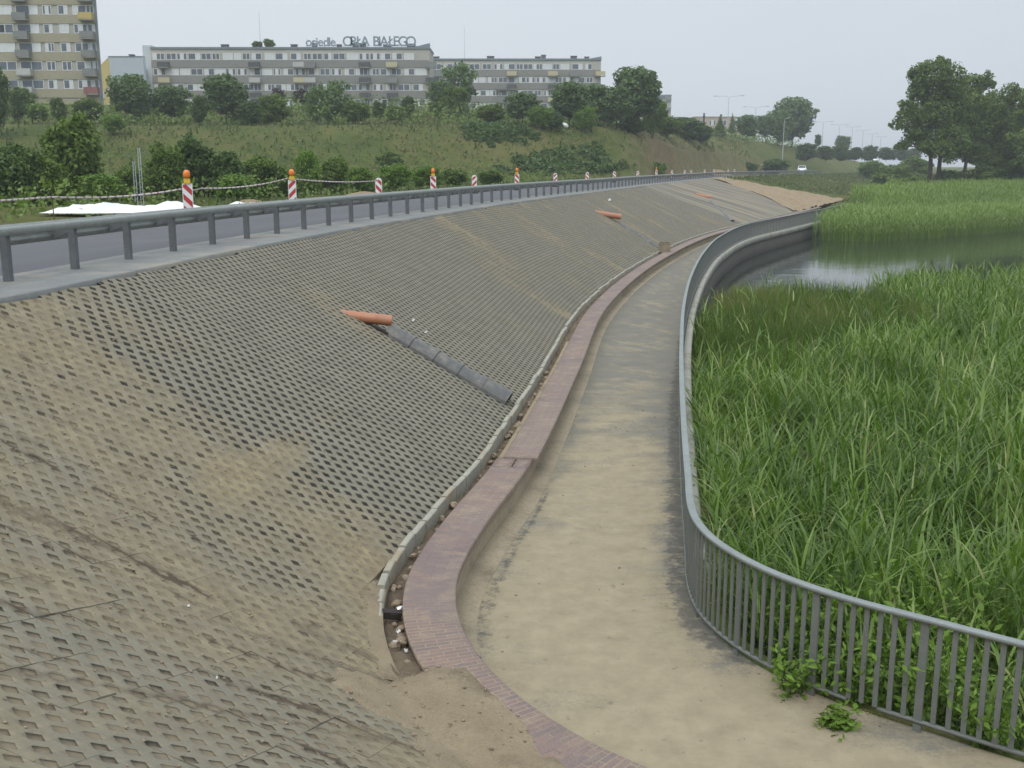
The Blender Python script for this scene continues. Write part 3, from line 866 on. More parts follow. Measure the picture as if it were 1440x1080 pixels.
# under the corner: sheet from the distance field
X, Y = np.meshgrid(np.arange(-8.5, 5.2, 0.3), np.arange(-3.0, 15, 0.3))
P = np.column_stack([X.ravel(), Y.ravel()]); z, d, s, Wd = bank_z(P)
okp = (d > -0.15) & (d < Wd + 0.15)
ny, nx = X.shape
a = (np.arange(ny-1)[:, None] * nx + np.arange(nx-1)[None, :]).ravel()
Q = np.stack([a, a+1, a+1+nx, a+nx], 1); Q = Q[okp[Q].all(1)]
tag(link('corner_soil', npmesh('corner_soil', np.column_stack([P, z - 0.105]), Q, None, [M['trench']], smooth=True)), kind='structure')
s_end = toe.s_at_y(111)
FARSLANT = 34.0
bank_sheet('far_embankment_paving', s_b + S_FINE, s_end, 0.7, 14, 0.0, M['farpaver'], (0.0, FARSLANT), 0.03)
bank_sheet('bare_slope', s_end, toe.s_at_y(152), 0.7, 14, 0.0, M['bare'], (FARSLANT, 42.0), 0.6)

# ------------------------------------------------------------------ path
NL = 700
u = np.linspace(0, 1, NL)
s_w0, s_w1 = 0.3, wall_in.s_at_y(121); s_f0, s_f1 = 0.0, fence_c.s_at_y(113)
# match both edges by the arc length of control stations
st = [(0, 0), (7.63, 8.16), (9.9, 9.25), (10.8, 10.8), (13.2, 13.2), (16.2, 17.2), (23.9, 22.9), (34.6, 30.6), (46.8, 39.3), (59.6, 50.6), (70.6, 61.9), (80, 75), (98, 88.2), (121, 113)]
sw = [s_w0 if k == 0 else wall_in.s_at_y(a_) for k, (a_, b_) in enumerate(st)]; sf = [0 if k == 0 else fence_c.s_at_y(b_) for k, (a_, b_) in enumerate(st)]
cu = np.concatenate([[0], np.cumsum(np.diff(sw))]); cu /= cu[-1]
Lp = wall_in.at(np.interp(u, cu, sw), 0.08); Rp = fence_c.at(np.interp(u, cu, sf), -0.16)
NT = 24
V, UV, strip, sandv = [], [], [], []
for k in range(NT + 1):
    f = k / NT
    q = Lp * (1 - f) + Rp * f
    wdt = np.linalg.norm(Rp - Lp, axis=1)
    V.append(np.column_stack([q, np.zeros(NL)])); UV.append(np.column_stack([u * (sw[-1] - sw[0]), f * wdt]))
    dl, drr = f * wdt, (1 - f) * wdt
    sl = u * (sw[-1] - sw[0])
    yy = q[:, 1]
    r_strip = (0.40 + 0.22 * sstep(0.30, 0.20, drr)) * sstep(0.62, 0.30, drr) * sstep(9.4, 10.5, yy)
    l_strip = 0.62 * np.exp(-((dl - 0.42) / 0.10)**2) * sstep(10.0, 10.6, yy) * sstep(19.5, 15.5, yy)
    strip.append(np.maximum(r_strip, l_strip))
    sandv.append(0.62 + 0.30 * sstep(22, 12, yy) - 0.46 * sstep(15, 30, yy) + 0.35 * sstep(0.3, 0.05, dl) - 0.22 * sstep(0.9, 0.3, drr) - 0.16 * sstep(0.7, 0.35, dl) + 0.16 * np.exp(-((f - 0.5) / 0.28)**2))
V = np.concatenate(V); UV = np.concatenate(UV)
a = (np.arange(NT)[:, None] * NL + np.arange(NL-1)[None, :]).ravel()
me = npmesh('footpath', V, np.stack([a, a+NL, a+NL+1, a+1], 1)[:, ::-1], None, [M['path']], uv=UV, attrs={'strip': np.concatenate(strip), 'sand': np.concatenate(sandv)})
tag(link('footpath', me), kind='structure')
# the low cement gutter strip along the wall foot
V, Q, UV = sweep(wall_in, [(-0.26, 0.004), (-0.235, 0.022), (-0.02, 0.05), (0.05, 0.05)], s0=wall_in.s_at_y(10.2), s1=S_WALL)
tag(link('wall_foot_strip', npmesh('wall_foot_strip', V, Q[:, ::-1], None, [M['render']], uv=UV)), kind='structure')

# ------------------------------------------------------------------ low wall with brick coping
wall = tag(empty('brick_wall', (*wall_in.at(np.array([wall_in.s_at_y(11)]))[0], 0)), 'low curving wall with red brick coping between the footpath and the paved bank', 'wall')
inv = Matrix.Translation(-Vector(wall.location))
def under(o, root):
    """keep world coordinates of a swept mesh under a root placed elsewhere"""
    o.parent = root; o.location = -Vector(root.location)
    return o
s_brk = wall_in.s_at_y(16.3)
under(sweep_obj('wall_body', wall_in, [(0.03, -0.2), (0.03, 0.375), (0.47, 0.375), (0.47, -0.2)], M['render'], s1=S_WALL), wall)
near_cop = under(sweep_obj('coping', wall_in, [(-0.03, 0.378), (-0.035, 0.44), (-0.02, WALL_Z), (0.52, WALL_Z), (0.535, 0.44), (0.53, 0.378)], M['brick'], s0=0, s1=s_brk - 0.55), wall)
near_cop['label'] = 'near length of brick coping'
for lo_, hi_ in ((-0.03, 0.20), (0.235, 0.53)):
    o = under(sweep_obj('coping', wall_in, [(lo_, 0.378), (lo_, WALL_Z - 0.006), (hi_, WALL_Z - 0.006), (hi_, 0.378)], M['brick'], s0=s_brk - 0.53, s1=s_brk - 0.04), wall)
    o['label'] = 'cracked loose end of the brick coping'
far_cop = under(sweep_obj('coping', wall_in, [(-0.10, 0.378), (-0.105, 0.435), (-0.09, 0.444), (0.43, 0.444), (0.445, 0.43), (0.44, 0.378)], M['brick'], s0=s_brk + 0.03, s1=S_WALL), wall)
far_cop['label'] = 'far length of brick coping, pushed out of line'
under(sweep_obj('mortar_edge', wall_in, [(0.44, 0.30), (0.44, 0.43), (0.53, 0.425), (0.56, 0.30)], M['sand'], s0=s_brk + 0.1, s1=wall_in.s_at_y(28)), wall)

# ------------------------------------------------------------------ kerb at the foot of the bank: a row of stones
kerb = tag(empty('kerb', (*kerb_c.at(np.array([kerb_c.s_at_y(11)]))[0], 0)), 'row of pale concrete kerb stones along the foot of the paved bank', 'kerb')
kr = random.Random(3)
def kerb_stone_bm(s0, s1, top, lean):
    mb = MB()
    a0, a1 = kerb_c.at(np.array([s0]))[0], kerb_c.at(np.array([s1]))[0]
    b0, b1 = kerb_c.at(np.array([s0]), np.array([0.085]))[0], kerb_c.at(np.array([s1]), np.array([0.085]))[0]
    L3 = Vector(kerb.location)
    w = lambda p, z, k=0: Vector((p[0], p[1], z)) - L3 + Vector((lean[0]*k, lean[1]*k, 0))
    ch = 0.012
    i0 = a0 + (b0 - a0) * 0.15; i1 = a1 + (b1 - a1) * 0.15; o0 = b0 + (a0 - b0) * 0.1; o1 = b1 + (a1 - b1) * 0.1
    vs = [w(a0,0.0),w(a1,0.0),w(b1,0.0),w(b0,0.0), w(a0,top-ch,1),w(a1,top-ch,1),w(b1,top-ch,1),w(b0,top-ch,1), w(i0,top,1),w(i1,top,1),w(o1,top,1),w(o0,top,1)]
    return mb.add(vs, [(3,2,1,0),(0,1,5,4),(1,2,6,5),(2,3,7,6),(3,0,4,7),(4,5,9,8),(5,6,10,9),(6,7,11,10),(7,4,8,11),(8,9,10,11)])
s_ = kerb_c.s_at_y(10.05); rest = MB(); cnt = 0
k_end = kerb_c.s_at_y(112)
while s_ < k_end:
    ln = 0.36 if s_ < kerb_c.s_at_y(11.6) else 0.5
    if cnt >= 99: ln = 1.0
    top = 0.47 + kr.uniform(-0.02, 0.025) - 0.10 * max(0, 1 - (s_ - kerb_c.s_at_y(10.05)) / 1.0)
    n_ = kerb_c.at(np.array([s_ + .2]), np.array([1.0]))[0] - kerb_c.at(np.array([s_ + .2]))[0]
    k_ = kr.uniform(-0.012, 0.012)
    mb = kerb_stone_bm(s_, s_ + ln - kr.uniform(0.008, 0.022), top, (n_[0]*k_, n_[1]*k_))
    if cnt < 99: mb.build('kerb_stone', M['kerb'], kerb)
    else: rest.add(mb.v, mb.f)
    s_ += ln; cnt += 1
tag(rest.build('kerb_stone', M['kerb'], kerb), kind='stuff')

# dirt in the trench between kerb and wall, with stones
V, Q, UV = sweep(wall_in, [(0.46 + 0.032 * k, 0.265 + 0.035 * (k > 9)) for k in range(13)], s0=wall_in.s_at_y(9.0), s1=S_WALL,
                 jitter=lambda v: v + np.column_stack([np.zeros((len(v), 2)), 0.20 * (fbm(v[:, 0]*7, v[:, 1]*7, 41) - 0.5) + 0.10 * sstep(10.2, 9.2, v[:, 1])]))
tag(link('trench_dirt', npmesh('trench_dirt', V, Q[:, ::-1], None, [M['trench']], uv=UV, smooth=True)), kind='structure')
def stone_mesh(seed, size):
    r = np.random.default_rng(seed)
    n, k = 9, 6
    vs, fs = [], []
    ax = size * np.array([r.uniform(0.7, 1.1), r.uniform(0.5, 0.9), r.uniform(0.45, 0.75)])
    for i in range(k + 1):
        th = math.pi * i / k
        for j in range(n):
            ph = 2 * math.pi * j / n
            q = np.array([math.sin(th)*math.cos(ph), math.sin(th)*math.sin(ph), math.cos(th)])
            f = 1 + 0.35 * (vnoise(np.array([q[0]*1.7+seed]), np.array([q[1]*1.7+q[2]*2.1]), seed)[0] - 0.5) * 2 if 0 < i < k else 1.0
            vs.append(q * ax * f)
    for i in range(k):
        for j in range(n): fs.append((i*n+j, (i+1)*n+j, (i+1)*n+(j+1) % n, i*n+(j+1) % n))
    return MB().add(vs, fs).mesh('stone', M['stone'])
stone_meshes = [stone_mesh(100 + k, 0.07) for k in range(5)]
def trench_spot(y, off):
    s0 = wall_in.s_at_y(y)
    gp_ = gap(np.array([s0]))[0]
    return wall_in.at(np.array([s0]), np.array([0.5 + gp_ * off]))[0]
for k in range(78):
    y = 9.6 + 15 * (k / 78)**1.4 + kr.uniform(-0.1, 0.1)
    p = trench_spot(y, kr.uniform(0.2, 0.8))
    o = link('stone', stone_meshes[k % 5], None, (p[0], p[1], 0.29 + kr.uniform(0, 0.03)), (kr.uniform(-.4, .4), kr.uniform(-.4, .4), kr.uniform(0, 6)))
    sc_ = kr.choice([kr.uniform(0.25, 0.6), kr.uniform(0.5, 1.0), kr.uniform(0.8, 1.6)]); o.scale = (sc_, sc_, sc_)
    tag(o, 'rough brown stone lying in the dirt trench between the kerb and the brick wall', 'stone', 'stones in the dirt trench')
p = trench_spot(10.75, 0.2)
can = tag(empty('drink_can', (p[0], p[1], 0.36), 0.5), 'crumpled bright metal can lying in the dirt trench by the bend of the kerb', 'can')
MB().tube([(-0.055,0,0),(-0.05,0,0),(0.0,0.006,0.004),(0.05,0,0),(0.055,0,0)], [0.026,0.034,0.036,0.034,0.026], 12).build('can_body', M['can'], can, smooth=True)
MB().tube([(0.055,0,0),(0.058,0,0)], [0.026,0.024], 12).build('can_lid', M['galv'], can)
p = trench_spot(10.62, 0.62)
tag(MB().box(-0.10,0.10,-0.045,0.045,-0.02,0.06).box(-0.03,0.05,-0.06,-0.04,0.0,0.05).build('timber_offcut', M['inside'], None, (p[0], p[1], 0.34), (0.1, 0.2, 0.3)), 'charred dark offcut lying beside the metal can in the trench', 'offcut')
litter = MB()
def litter_mesh(seed, r):
    q = random.Random(seed); mb = MB()
    for k in range(5):
        x, y = q.uniform(-r, r), q.uniform(-r, r)
        mb.add([(x-r*.5,y-r*.4,0.0),(x+r*.5,y-r*.3,q.uniform(0.01,0.04)),(x+r*.4,y+r*.5,0.0),(x-r*.4,y+r*.4,q.uniform(0.01,0.03))], [(0,1,2,3)])
    return mb.mesh('paper_scrap', M['white'])
lm = litter_mesh(3, 0.02)
for y, o_ in ((10.2, 0.35), (10.05, 0.6), (9.82, 0.3)):
    p = trench_spot(y, o_)
    o = link('paper_scrap', lm, None, (p[0], p[1], 0.35)); o.rotation_euler = (0.2, 0.1, kr.uniform(0, 6))
    tag(o, 'torn white scrap lying on the dirt in the trench below the bend', 'litter', 'white scraps in the trench')
for px, py, lab in ((265,857,'white scrap on the sandy slabs of the foreground bank, the larger one'), (600,470,'white scrap on the paved bank above the grey gutter'), (306,958,'tiny white scrap low on the foreground slabs'), (582,453,'thin white strip on the slabs just right of the near orange pipe'), (858,283,'tiny white scrap high on the bank above the second orange pipe')):
    h = bank_hit(px, py)
    if h is None: continue
    k_ = np.linalg.norm(h) / 14
    o = link('paper_scrap', lm, None, (h[0], h[1], h[2] + 0.025), (0.1, 0.35, px)); o.scale = (k_, k_ * 0.6, k_)
    tag(o, lab, 'litter')

# sand washed over the wall at the bottom of the corner
ss = np.linspace(0.3, wall_in.s_at_y(9.75), 110); us = np.linspace(0, 1, 26)
V, UV = [], []
for s_ in ss:
    e = sstep(wall_in.s_at_y(9.75), wall_in.s_at_y(9.0), s_)
    for u_ in us:
        off = 0.06 + u_ * 1.75
        p = wall_in.at(np.array([s_]), np.array([off]))[0]
        zb = bank_z(p[None, :])[0][0]
        wall_top = WALL_Z - 0.05
        crown = 0.055 * math.exp(-((off - 0.62) / 0.34)**2) + 0.02
        nz = fbm(np.array([p[0]*2.2]), np.array([p[1]*2.2]), 61)[0] - 0.5
        n2 = fbm(np.array([p[0]*9]), np.array([p[1]*9]), 62)[0] - 0.5
        zz = max(wall_top + crown * 1.5, zb - 0.05 + 0.06 * math.exp(-((off - 1.2) / 0.4)**2)) + 0.15 * nz + 0.05 * n2
        zz -= 0.060 * max(0, (0.20 - off) / 0.14) + 0.30 * (1 - e) * (1 if off > 0.5 else 0.6) * (1 - e * 0.2) + 0.14 * max(0, u_ - 0.75) * 4
        V.append((p[0], p[1], zz)); UV.append((s_, off))
n, k = len(ss), len(us)
b = (np.arange(n-1)[:, None] * k + np.arange(k-1)[None, :]).ravel()
sand_vs = V
tag(link('washed_sand', npmesh('washed_sand', V, np.stack([b, b+k, b+k+1, b+1], 1)[:, ::-1], None, [M['sand']], uv=UV, smooth=True)), kind='structure')

# sand trodden against the back of the kerb in the bend
V, Q, UV = sweep(toe, [(-0.10, 0.40), (0.0, 0.445), (0.12, 0.485), (0.26, 0.53), (0.40, 0.56), (0.52, 0.545)], s0=toe.s_at_y(8.9), s1=toe.s_at_y(11.9),
                 jitter=lambda v: v + np.column_stack([np.zeros((len(v), 2)), 0.07 * (fbm(v[:, 0]*4, v[:, 1]*4, 43) - 0.55) - 0.14 * sstep(11.0, 11.9, v[:, 1])]))
tag(link('kerb_sand', npmesh('kerb_sand', V, Q[:, ::-1], None, [M['sand']], uv=UV, smooth=True)), kind='structure')

# grit: crumbs of stone and hard sand lying about on the sand, the path edges and the foreground slabs
def grit(n, seed, sampler, size):
    r = np.random.default_rng(seed)
    P = sampler(r, n); n = len(P)
    s_ = size * (0.35 + 1.3 * r.random(n)**2)
    base = np.array([[1,0,0],[0,1,0],[-1,0,0],[0,-1,0],[0,0,0.8],[0,0,-0.4]])
    V = P[:, None, :] + base[None] * s_[:, None, None] * (0.6 + 0.8 * r.random((n, 6, 1)))
    T = np.array([[0,1,4],[1,2,4],[2,3,4],[3,0,4],[1,0,5],[2,1,5],[3,2,5],[0,3,5]])
    me = npmesh('grit', V.reshape(-1, 3), None, (np.arange(n)[:, None, None] * 6 + T[None]).reshape(-1, 3), [M['stone']])
    return tag(link('grit', me), kind='stuff')
def _g_path(r, n):
    i = r.integers(0, NL, n); e = r.random(n)
    f = np.where(r.random(n) < 0.75, np.where(r.random(n) < 0.5, 0.04 + 0.12 * e**2, 1 - 0.12 * e**2), e)
    q = Lp[i] * (1 - f)[:, None] + Rp[i] * f[:, None]
    k = q[:, 1] < 30
    return np.column_stack([q[k], np.full(k.sum(), 0.006)])
grit(2600, 71, _g_path, 0.012)
def _g_bank(r, n):
    P = np.column_stack([r.uniform(-7, 3, n), r.uniform(4, 16, n)])
    z, d, s, Wd = bank_z(P)
    k = (d > 0.05) & (d < Wd - 0.1) & (r.random(n) < np.clip(sand_amount(P, d, s, Wd, True) * 1.6, 0, 1))
    return np.column_stack([P[k], z[k] + 0.006])
grit(5000, 72, _g_bank, 0.011)
_sv = np.array(sand_vs)
def _g_sand(r, n):
    i = r.integers(0, len(_sv), n)
    return _sv[i] + np.column_stack([0.04 * r.normal(size=(n, 2)), np.full(n, 0.002)])
grit(1500, 73, _g_sand, 0.014)

# ------------------------------------------------------------------ lake wall under the railing
lw = tag(empty('retaining_wall', (*fence_c.at(np.array([fence_c.s_at_y(60)]))[0], -1.3)), 'curved concrete retaining wall between the footpath and the lake', 'wall')
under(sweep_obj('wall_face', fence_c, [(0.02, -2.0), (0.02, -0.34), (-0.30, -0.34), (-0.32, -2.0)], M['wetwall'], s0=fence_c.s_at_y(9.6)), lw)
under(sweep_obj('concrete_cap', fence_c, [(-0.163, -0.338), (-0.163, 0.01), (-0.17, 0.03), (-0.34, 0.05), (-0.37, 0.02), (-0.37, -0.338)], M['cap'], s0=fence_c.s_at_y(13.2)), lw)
# earth bank under the near railing
V, Q, UV = sweep(fence_c, [(-0.10, -0.03), (-0.2, 0.004), (-0.45, -0.05), (-0.9, -0.5), (-1.6, -1.2), (-2.2, -1.6)], s1=fence_c.s_at_y(16),
                 jitter=lambda v: v + np.column_stack([np.zeros((len(v), 2)), 0.10 * (fbm(v[:, 0]*3, v[:, 1]*3, 71) - 0.6) * sstep(-0.0, -0.3, v[:, 2])]))
tag(link('lake_bank', npmesh('lake_bank', V, Q[:, ::-1], None, [M['ground']], uv=UV, attrs={'soil': np.full(len(V), 0.35)}, smooth=True)), kind='structure')

# ------------------------------------------------------------------ railing along the lake
fen = tag(empty('railing', (*fence_c.at(np.array([fence_c.s_at_y(11)]))[0], 0)), 'grey steel railing with upright bars curving between the footpath and the lake', 'railing')
FL = Vector(fen.location)
RAILTOP = 1.1
under(sweep_obj('handrail', fence_c, [(-0.15, RAILTOP-0.035), (-0.15, RAILTOP-0.004), (-0.145, RAILTOP), (-0.065, RAILTOP), (-0.06, RAILTOP-0.004), (-0.06, RAILTOP-0.035)], M['railtop']), fen)
s_gap = fence_c.s_at_y(9.0)
for a0, a1, zz in ((0.0, s_gap - 0.12, 0.085), (s_gap + 0.14, fence_c.L, 0.085)):
    under(sweep_obj('bottom_rail', fence_c, [(-0.125, zz), (-0.125, zz+0.03), (-0.085, zz+0.03), (-0.085, zz)], M['rail'], s0=a0, s1=a1), fen)
def upright(s0, half_w, depth, z0, z1):
    p = fence_c.at(np.array([s0]), np.array([-0.105]))[0]; t = fence_c.tan(s0); nrm = np.array([-t[1], t[0]])
    q = lambda a_, b_: p + t * a_ * half_w + nrm * b_ * depth
    c = [q(-1,-1), q(1,-1), q(1,1), q(-1,1)]
    v = [Vector((x, y, z0)) - FL for x, y in c] + [Vector((x, y, z1)) - FL for x, y in c]
    return MB().add(v, [(3,2,1,0),(4,5,6,7),(0,1,5,4),(1,2,6,5),(2,3,7,6),(3,0,4,7)])
SP = 0.131
frail_b, frail_p = MB(), MB(); nb = npst = 0
k = 0; s_ = 0.05
s_vis = fence_c.s_at_y(7.3)
while s_ < fence_c.L:
    vis = s_ > s_vis
    if k % 8 == 0:
        mb = upright(s_, 0.036, 0.012, -0.05, RAILTOP - 0.036)
        if vis and npst < 98: mb.build('post', M['rail'], fen); npst += 1
        else: frail_p.add(mb.v, mb.f)
    else:
        mb = upright(s_, 0.023, 0.007, 0.112, RAILTOP - 0.036)
        if vis and nb < 98: mb.build('baluster', M['rail'], fen); nb += 1
        else: frail_b.add(mb.v, mb.f)
    s_ += SP; k += 1
tag(frail_b.build('baluster', M['rail'], fen), kind='stuff')
if frail_p.v: tag(frail_p.build('post', M['rail'], fen), kind='stuff')

# ------------------------------------------------------------------ guard rail along the road
gr = tag(empty('guardrail', (*road_line.at(np.array([road_line.s_at_y(15)]), 1.2 * np.ones(1))[0], ROAD_Z)), 'grey steel guardrail on dark posts between the road and the paved bank', 'guardrail')
GL = Vector(gr.location)
gr_c = road_line.offset(1.0)
g0, g1 = gr_c.s_at_y(-12), gr_c.s_at_y(250)
zt = ROAD_Z + 0.75
under(sweep_obj('rear_belt', gr_c, [(-0.055, zt-0.10), (-0.075, zt-0.075), (-0.075, zt-0.02), (-0.055, zt+0.01), (0.0, zt+0.02), (0.0, zt-0.11)], M['galv'], s0=g0, s1=g1), gr)
wb = []
for k in range(13):                                          # W-section beam on the road side
    t_ = k / 12
    wb.append((0.42 + 0.042 * math.cos(t_ * 4 * math.pi), zt - 0.30 + 0.31 * t_))
wb2 = [(o + 0.006, z) for o, z in wb[::-1]]
under(sweep_obj('beam', gr_c, wb + wb2, M['galv'], s0=g0, s1=g1), gr)
def gpost(s0):
    p = gr_c.at(np.array([s0]), np.array([0.06]))[0]; t = gr_c.tan(s0); nr = np.array([-t[1], t[0]])
    q = lambda a_, b_, z: Vector((*(p + t * a_ + nr * b_), z)) - GL
    mb = MB()
    z0, z1 = ROAD_Z - 0.1, zt - 0.02
    # C-section post: web and two flanges
    for a0, a1, b0, b1 in ((-0.05, 0.05, -0.055, -0.045), (-0.05, -0.041, -0.045, 0.05), (0.041, 0.05, -0.045, 0.05)):
        v = [q(a0,b0,z0), q(a1,b0,z0), q(a1,b1,z0), q(a0,b1,z0), q(a0,b0,z1), q(a1,b0,z1), q(a1,b1,z1), q(a0,b1,z1)]
        mb.add(v, [(3,2,1,0),(4,5,6,7),(0,1,5,4),(1,2,6,5),(2,3,7,6),(3,0,4,7)])
    sp = MB()
    a0, a1 = -0.04, 0.04
    prof = [(-0.04, zt - 0.13), (-0.04, zt - 0.02), (0.30, zt - 0.04), (0.31, zt - 0.28)]
    n = len(prof)
    v = [q(a0, b, z) for b, z in prof] + [q(a1, b, z) for b, z in prof]
    sp.add(v, [tuple(range(n)), tuple(range(2*n-1, n-1, -1))] + [(i, n+i, n+(i+1) % n, (i+1) % n) for i in range(n)])
    return mb, sp
s_ = gr_c.s_at_y(15.0)
# post stations read off the photograph: the first stands 15 m ahead
k = 0; rp, rs_ = MB(), MB()
st0 = s_ + 0.12 - 8 * 1.84
for k in range(150):
    q = st0 + k * 1.84
    if q > g1: break
    mb, spc = gpost(q)
    if 8 <= k + 1 and k < 105:
        mb.build('post', M['galvdark'], gr)
        if k < 50: spc.build('spacer_bracket', M['galvdark'], gr)
        else: rs_.add(spc.v, spc.f)
    else: rp.add(mb.v, mb.f); rs_.add(spc.v, spc.f)
tag(rp.build('post', M['galvdark'], gr), kind='stuff'); tag(rs_.build('spacer_bracket', M['galvdark'], gr), kind='stuff')

# ------------------------------------------------------------------ warning beacons on the far side of the road
def clip_poly(poly, x0, x1, z0, z1):
    for ax, lim, sg in ((0, x0, 1), (0, x1, -1), (1, z0, 1), (1, z1, -1)):
        o = []
        for i in range(len(poly)):
            p, q = poly[i], poly[(i+1) % len(poly)]
            ip, iq = (p[ax]-lim)*sg >= 0, (q[ax]-lim)*sg >= 0
            if ip: o.append(p)
            if ip != iq:
                t = (lim-p[ax])/(q[ax]-p[ax]); o.append((p[0]+(q[0]-p[0])*t, p[1]+(q[1]-p[1])*t))
        poly = o
        if not poly: break
    return poly
def beacon(loc, rz, label, lit, lean, rounded):
    t = tag(empty('warning_beacon', loc, rz), label, 'beacon', 'beacons along the far edge of the road')
    MB().prism([(-0.22,0),(0.22,0),(0.22,0.05),(0.16,0.11),(-0.16,0.11),(-0.22,0.05)], -0.38, 0.38).build('base', M['rubber'], t)
    hw, z0, z1 = 0.15, 0.12, 1.10
    prof = [(-hw, z0), (hw, z0)]
    if rounded:
        prof += [(hw*math.cos(a_), z1-hw+hw*math.sin(a_)) for a_ in np.linspace(0, math.pi, 9)]
    else: prof += [(hw, z1), (-hw, z1)]
    pn = MB().prism(prof, -0.02, 0.02).build('panel', M['white'], t)
    sm = MB()
    for k in range(-1, 4):
        zb = z0 + 0.02 + k * 0.36
        sg = lean
        band = [(-0.2, zb + sg*0.2*1.0), (0.2, zb - sg*0.2*1.0), (0.2, zb - sg*0.2 + 0.18), (-0.2, zb + sg*0.2 + 0.18)]
        c = clip_poly(band, -hw+0.02, hw-0.02, z0+0.03, z1 - (0.09 if rounded else 0.03))
        if len(c) > 2:
            n = len(c)
            for y in (-0.0235, 0.0235):
                v = [(x, y, z) for x, z in c]
                sm.add(v, [tuple(range(n)) if y < 0 else tuple(range(n))[::-1]])
    sm.build('red_stripe', M['red'], pn)
    if lit:
        h = MB().box(-0.095,0.095,-0.06,0.06,z1+0.002,z1+0.14).box(-0.06,0.06,-0.045,0.045,z1+0.14,z1+0.17).build('lamp_housing', M['yellow'], t)
        MB().lathe([(0.0,z1+0.41),(0.05,z1+0.40),(0.09,z1+0.36),(0.105,z1+0.30),(0.105,z1+0.22),(0.09,z1+0.172),(0.0,z1+0.171)][::-1], 14).build('lens', M['orange'], h, smooth=True)
    return t
BC = [(262,33,1,1,'largest striped beacon with orange lamp, leftmost on the road'),
      (410,42,1,-1,'striped beacon with amber lamp, second from the left, where the tape peaks'),
      (532,50,0,1,'round topped beacon without lamp at the right end of the tape'),
      (609,58,1,1,'striped beacon with amber lamp, just right of the end of the tape'),
      (667,66,0,-1,'beacon without lamp between the two lamp beacons in front of the dark shrubs'),
      (727,75,1,1,'striped beacon with amber lamp in front of the low dark juniper shrubs'),
      (781,87,0,-1,'beacon without lamp, first to the right of the juniper lamp beacon'),
      (826,99,0,1,'beacon without lamp, second to the right of the juniper lamp beacon'),
      (864,111,0,1,'beacon without lamp below the brown slope, third right of the juniper lamp beacon'),
      (897,124,0,-1,'small distant beacon directly left of the distant lamp beacon'),
      (923,136,1,1,'small distant beacon carrying an amber lamp below the brown slope'),
      (945,147,0,1,'small distant beacon directly right of the distant lamp beacon'),
      (963,157,0,-1,'tiny beacon, left one of a close pair below the brown slope'),
      (972,163,0,1,'tiny beacon, right one of a close pair below the brown slope'),
      (991,174,0,1,'tiny beacon left of the two before the last pair'),
      (1004,184,0,1,'tiny beacon alone before the last pair on the road'),
      (1024,200,0,-1,'left one of the last pair of tiny beacons'),
      (1033,208,0,1,'farthest beacon, right one of the last pair of tiny beacons')]
for px, Y, lit, lean, lab in BC:
    X = xpx(px, Y, 240)
    s0 = road_line.near(np.array([[X, Y]]))[1][0]
    t = road_line.tan(s0)
    beacon((X, Y, 3.39), math.atan2(-X, Y) * 0 + 0.0 + math.atan2(t[1], t[0]) - math.pi/2 if False else -math.atan2(X, Y) * 0.8, lab, lit, lean, not lit)

# barrier tape and stakes
def tape(pts, label):
    P = []
    for k in range(len(pts) - 1):
        p, q = np.array(pts[k][:3]), np.array(pts[k+1][:3]); sag = pts[k][3]
        for t_ in np.linspace(0, 1, 14, endpoint=(k == len(pts) - 2)):
            r = p + (q - p) * t_; r = r.copy(); r[2] -= sag * 4 * t_ * (1 - t_); P.append(r)
    P = np.array(P); n = len(P)
    L = np.concatenate([[0], np.cumsum(np.linalg.norm(np.diff(P, axis=0), axis=1))])
    tw = 0.5 + 0.4 * np.sin(L * 0.9)
    up = np.column_stack([0.012 * tw, 0.012 * (1 - tw), 0.024 * np.ones(n)])
    th = np.column_stack([np.zeros(n), 0.003 * np.ones(n), np.zeros(n)])
    V = np.concatenate([P - up, P + up, P + up + th, P - up + th]); UV = np.concatenate([np.column_stack([L, 0*L + z_]) for z_ in (0, 0.07, 0.073, 0.143)])
    a_ = np.arange(n-1)
    Q = np.concatenate([np.stack([a_ + b_*n, a_+1 + b_*n, a_+1+((b_+1) % 4)*n, a_+((b_+1) % 4)*n], 1) for b_ in range(4)])
    return tag(link('barrier_tape', npmesh('barrier_tape', V, Q, None, [M['tape']], uv=UV)), label, 'tape')
tape([(-12.0,19.5,4.26,0.02),(*at(73,277,Y=28),0.10),(*at(254,266,Y=32.9),0.05),(*at(284,264.5,Y=36.0),0.12),(*at(405,250.5,Y=41.9),0.10),(*at(532,254,Y=49.9),0)], 'red and white barrier tape strung between stakes and beacons along the road')
for px, Y, lab in ((73,28,'thin rusty stake holding the tape at the far left of the road'), (284,36,'thin rusty stake holding the tape just right of the largest beacon')):
    p = at(px, 277 if px < 100 else 264.5, Y=Y)
    o = empty('tape_stake', (p[0], p[1], 3.3)); tag(o, lab, 'stake', 'stakes of the barrier tape')
    MB().tube([(0,0,-0.05),(0.01,0,p[2]-3.3+0.06)], 0.014, 6).build('rod', M['rust'], o)
    MB().tube([(0.0,0.02,p[2]-3.3+0.0),(0.03,-0.02,p[2]-3.3+0.0)], 0.02, 6).build('tape_knot', M['white'], o)

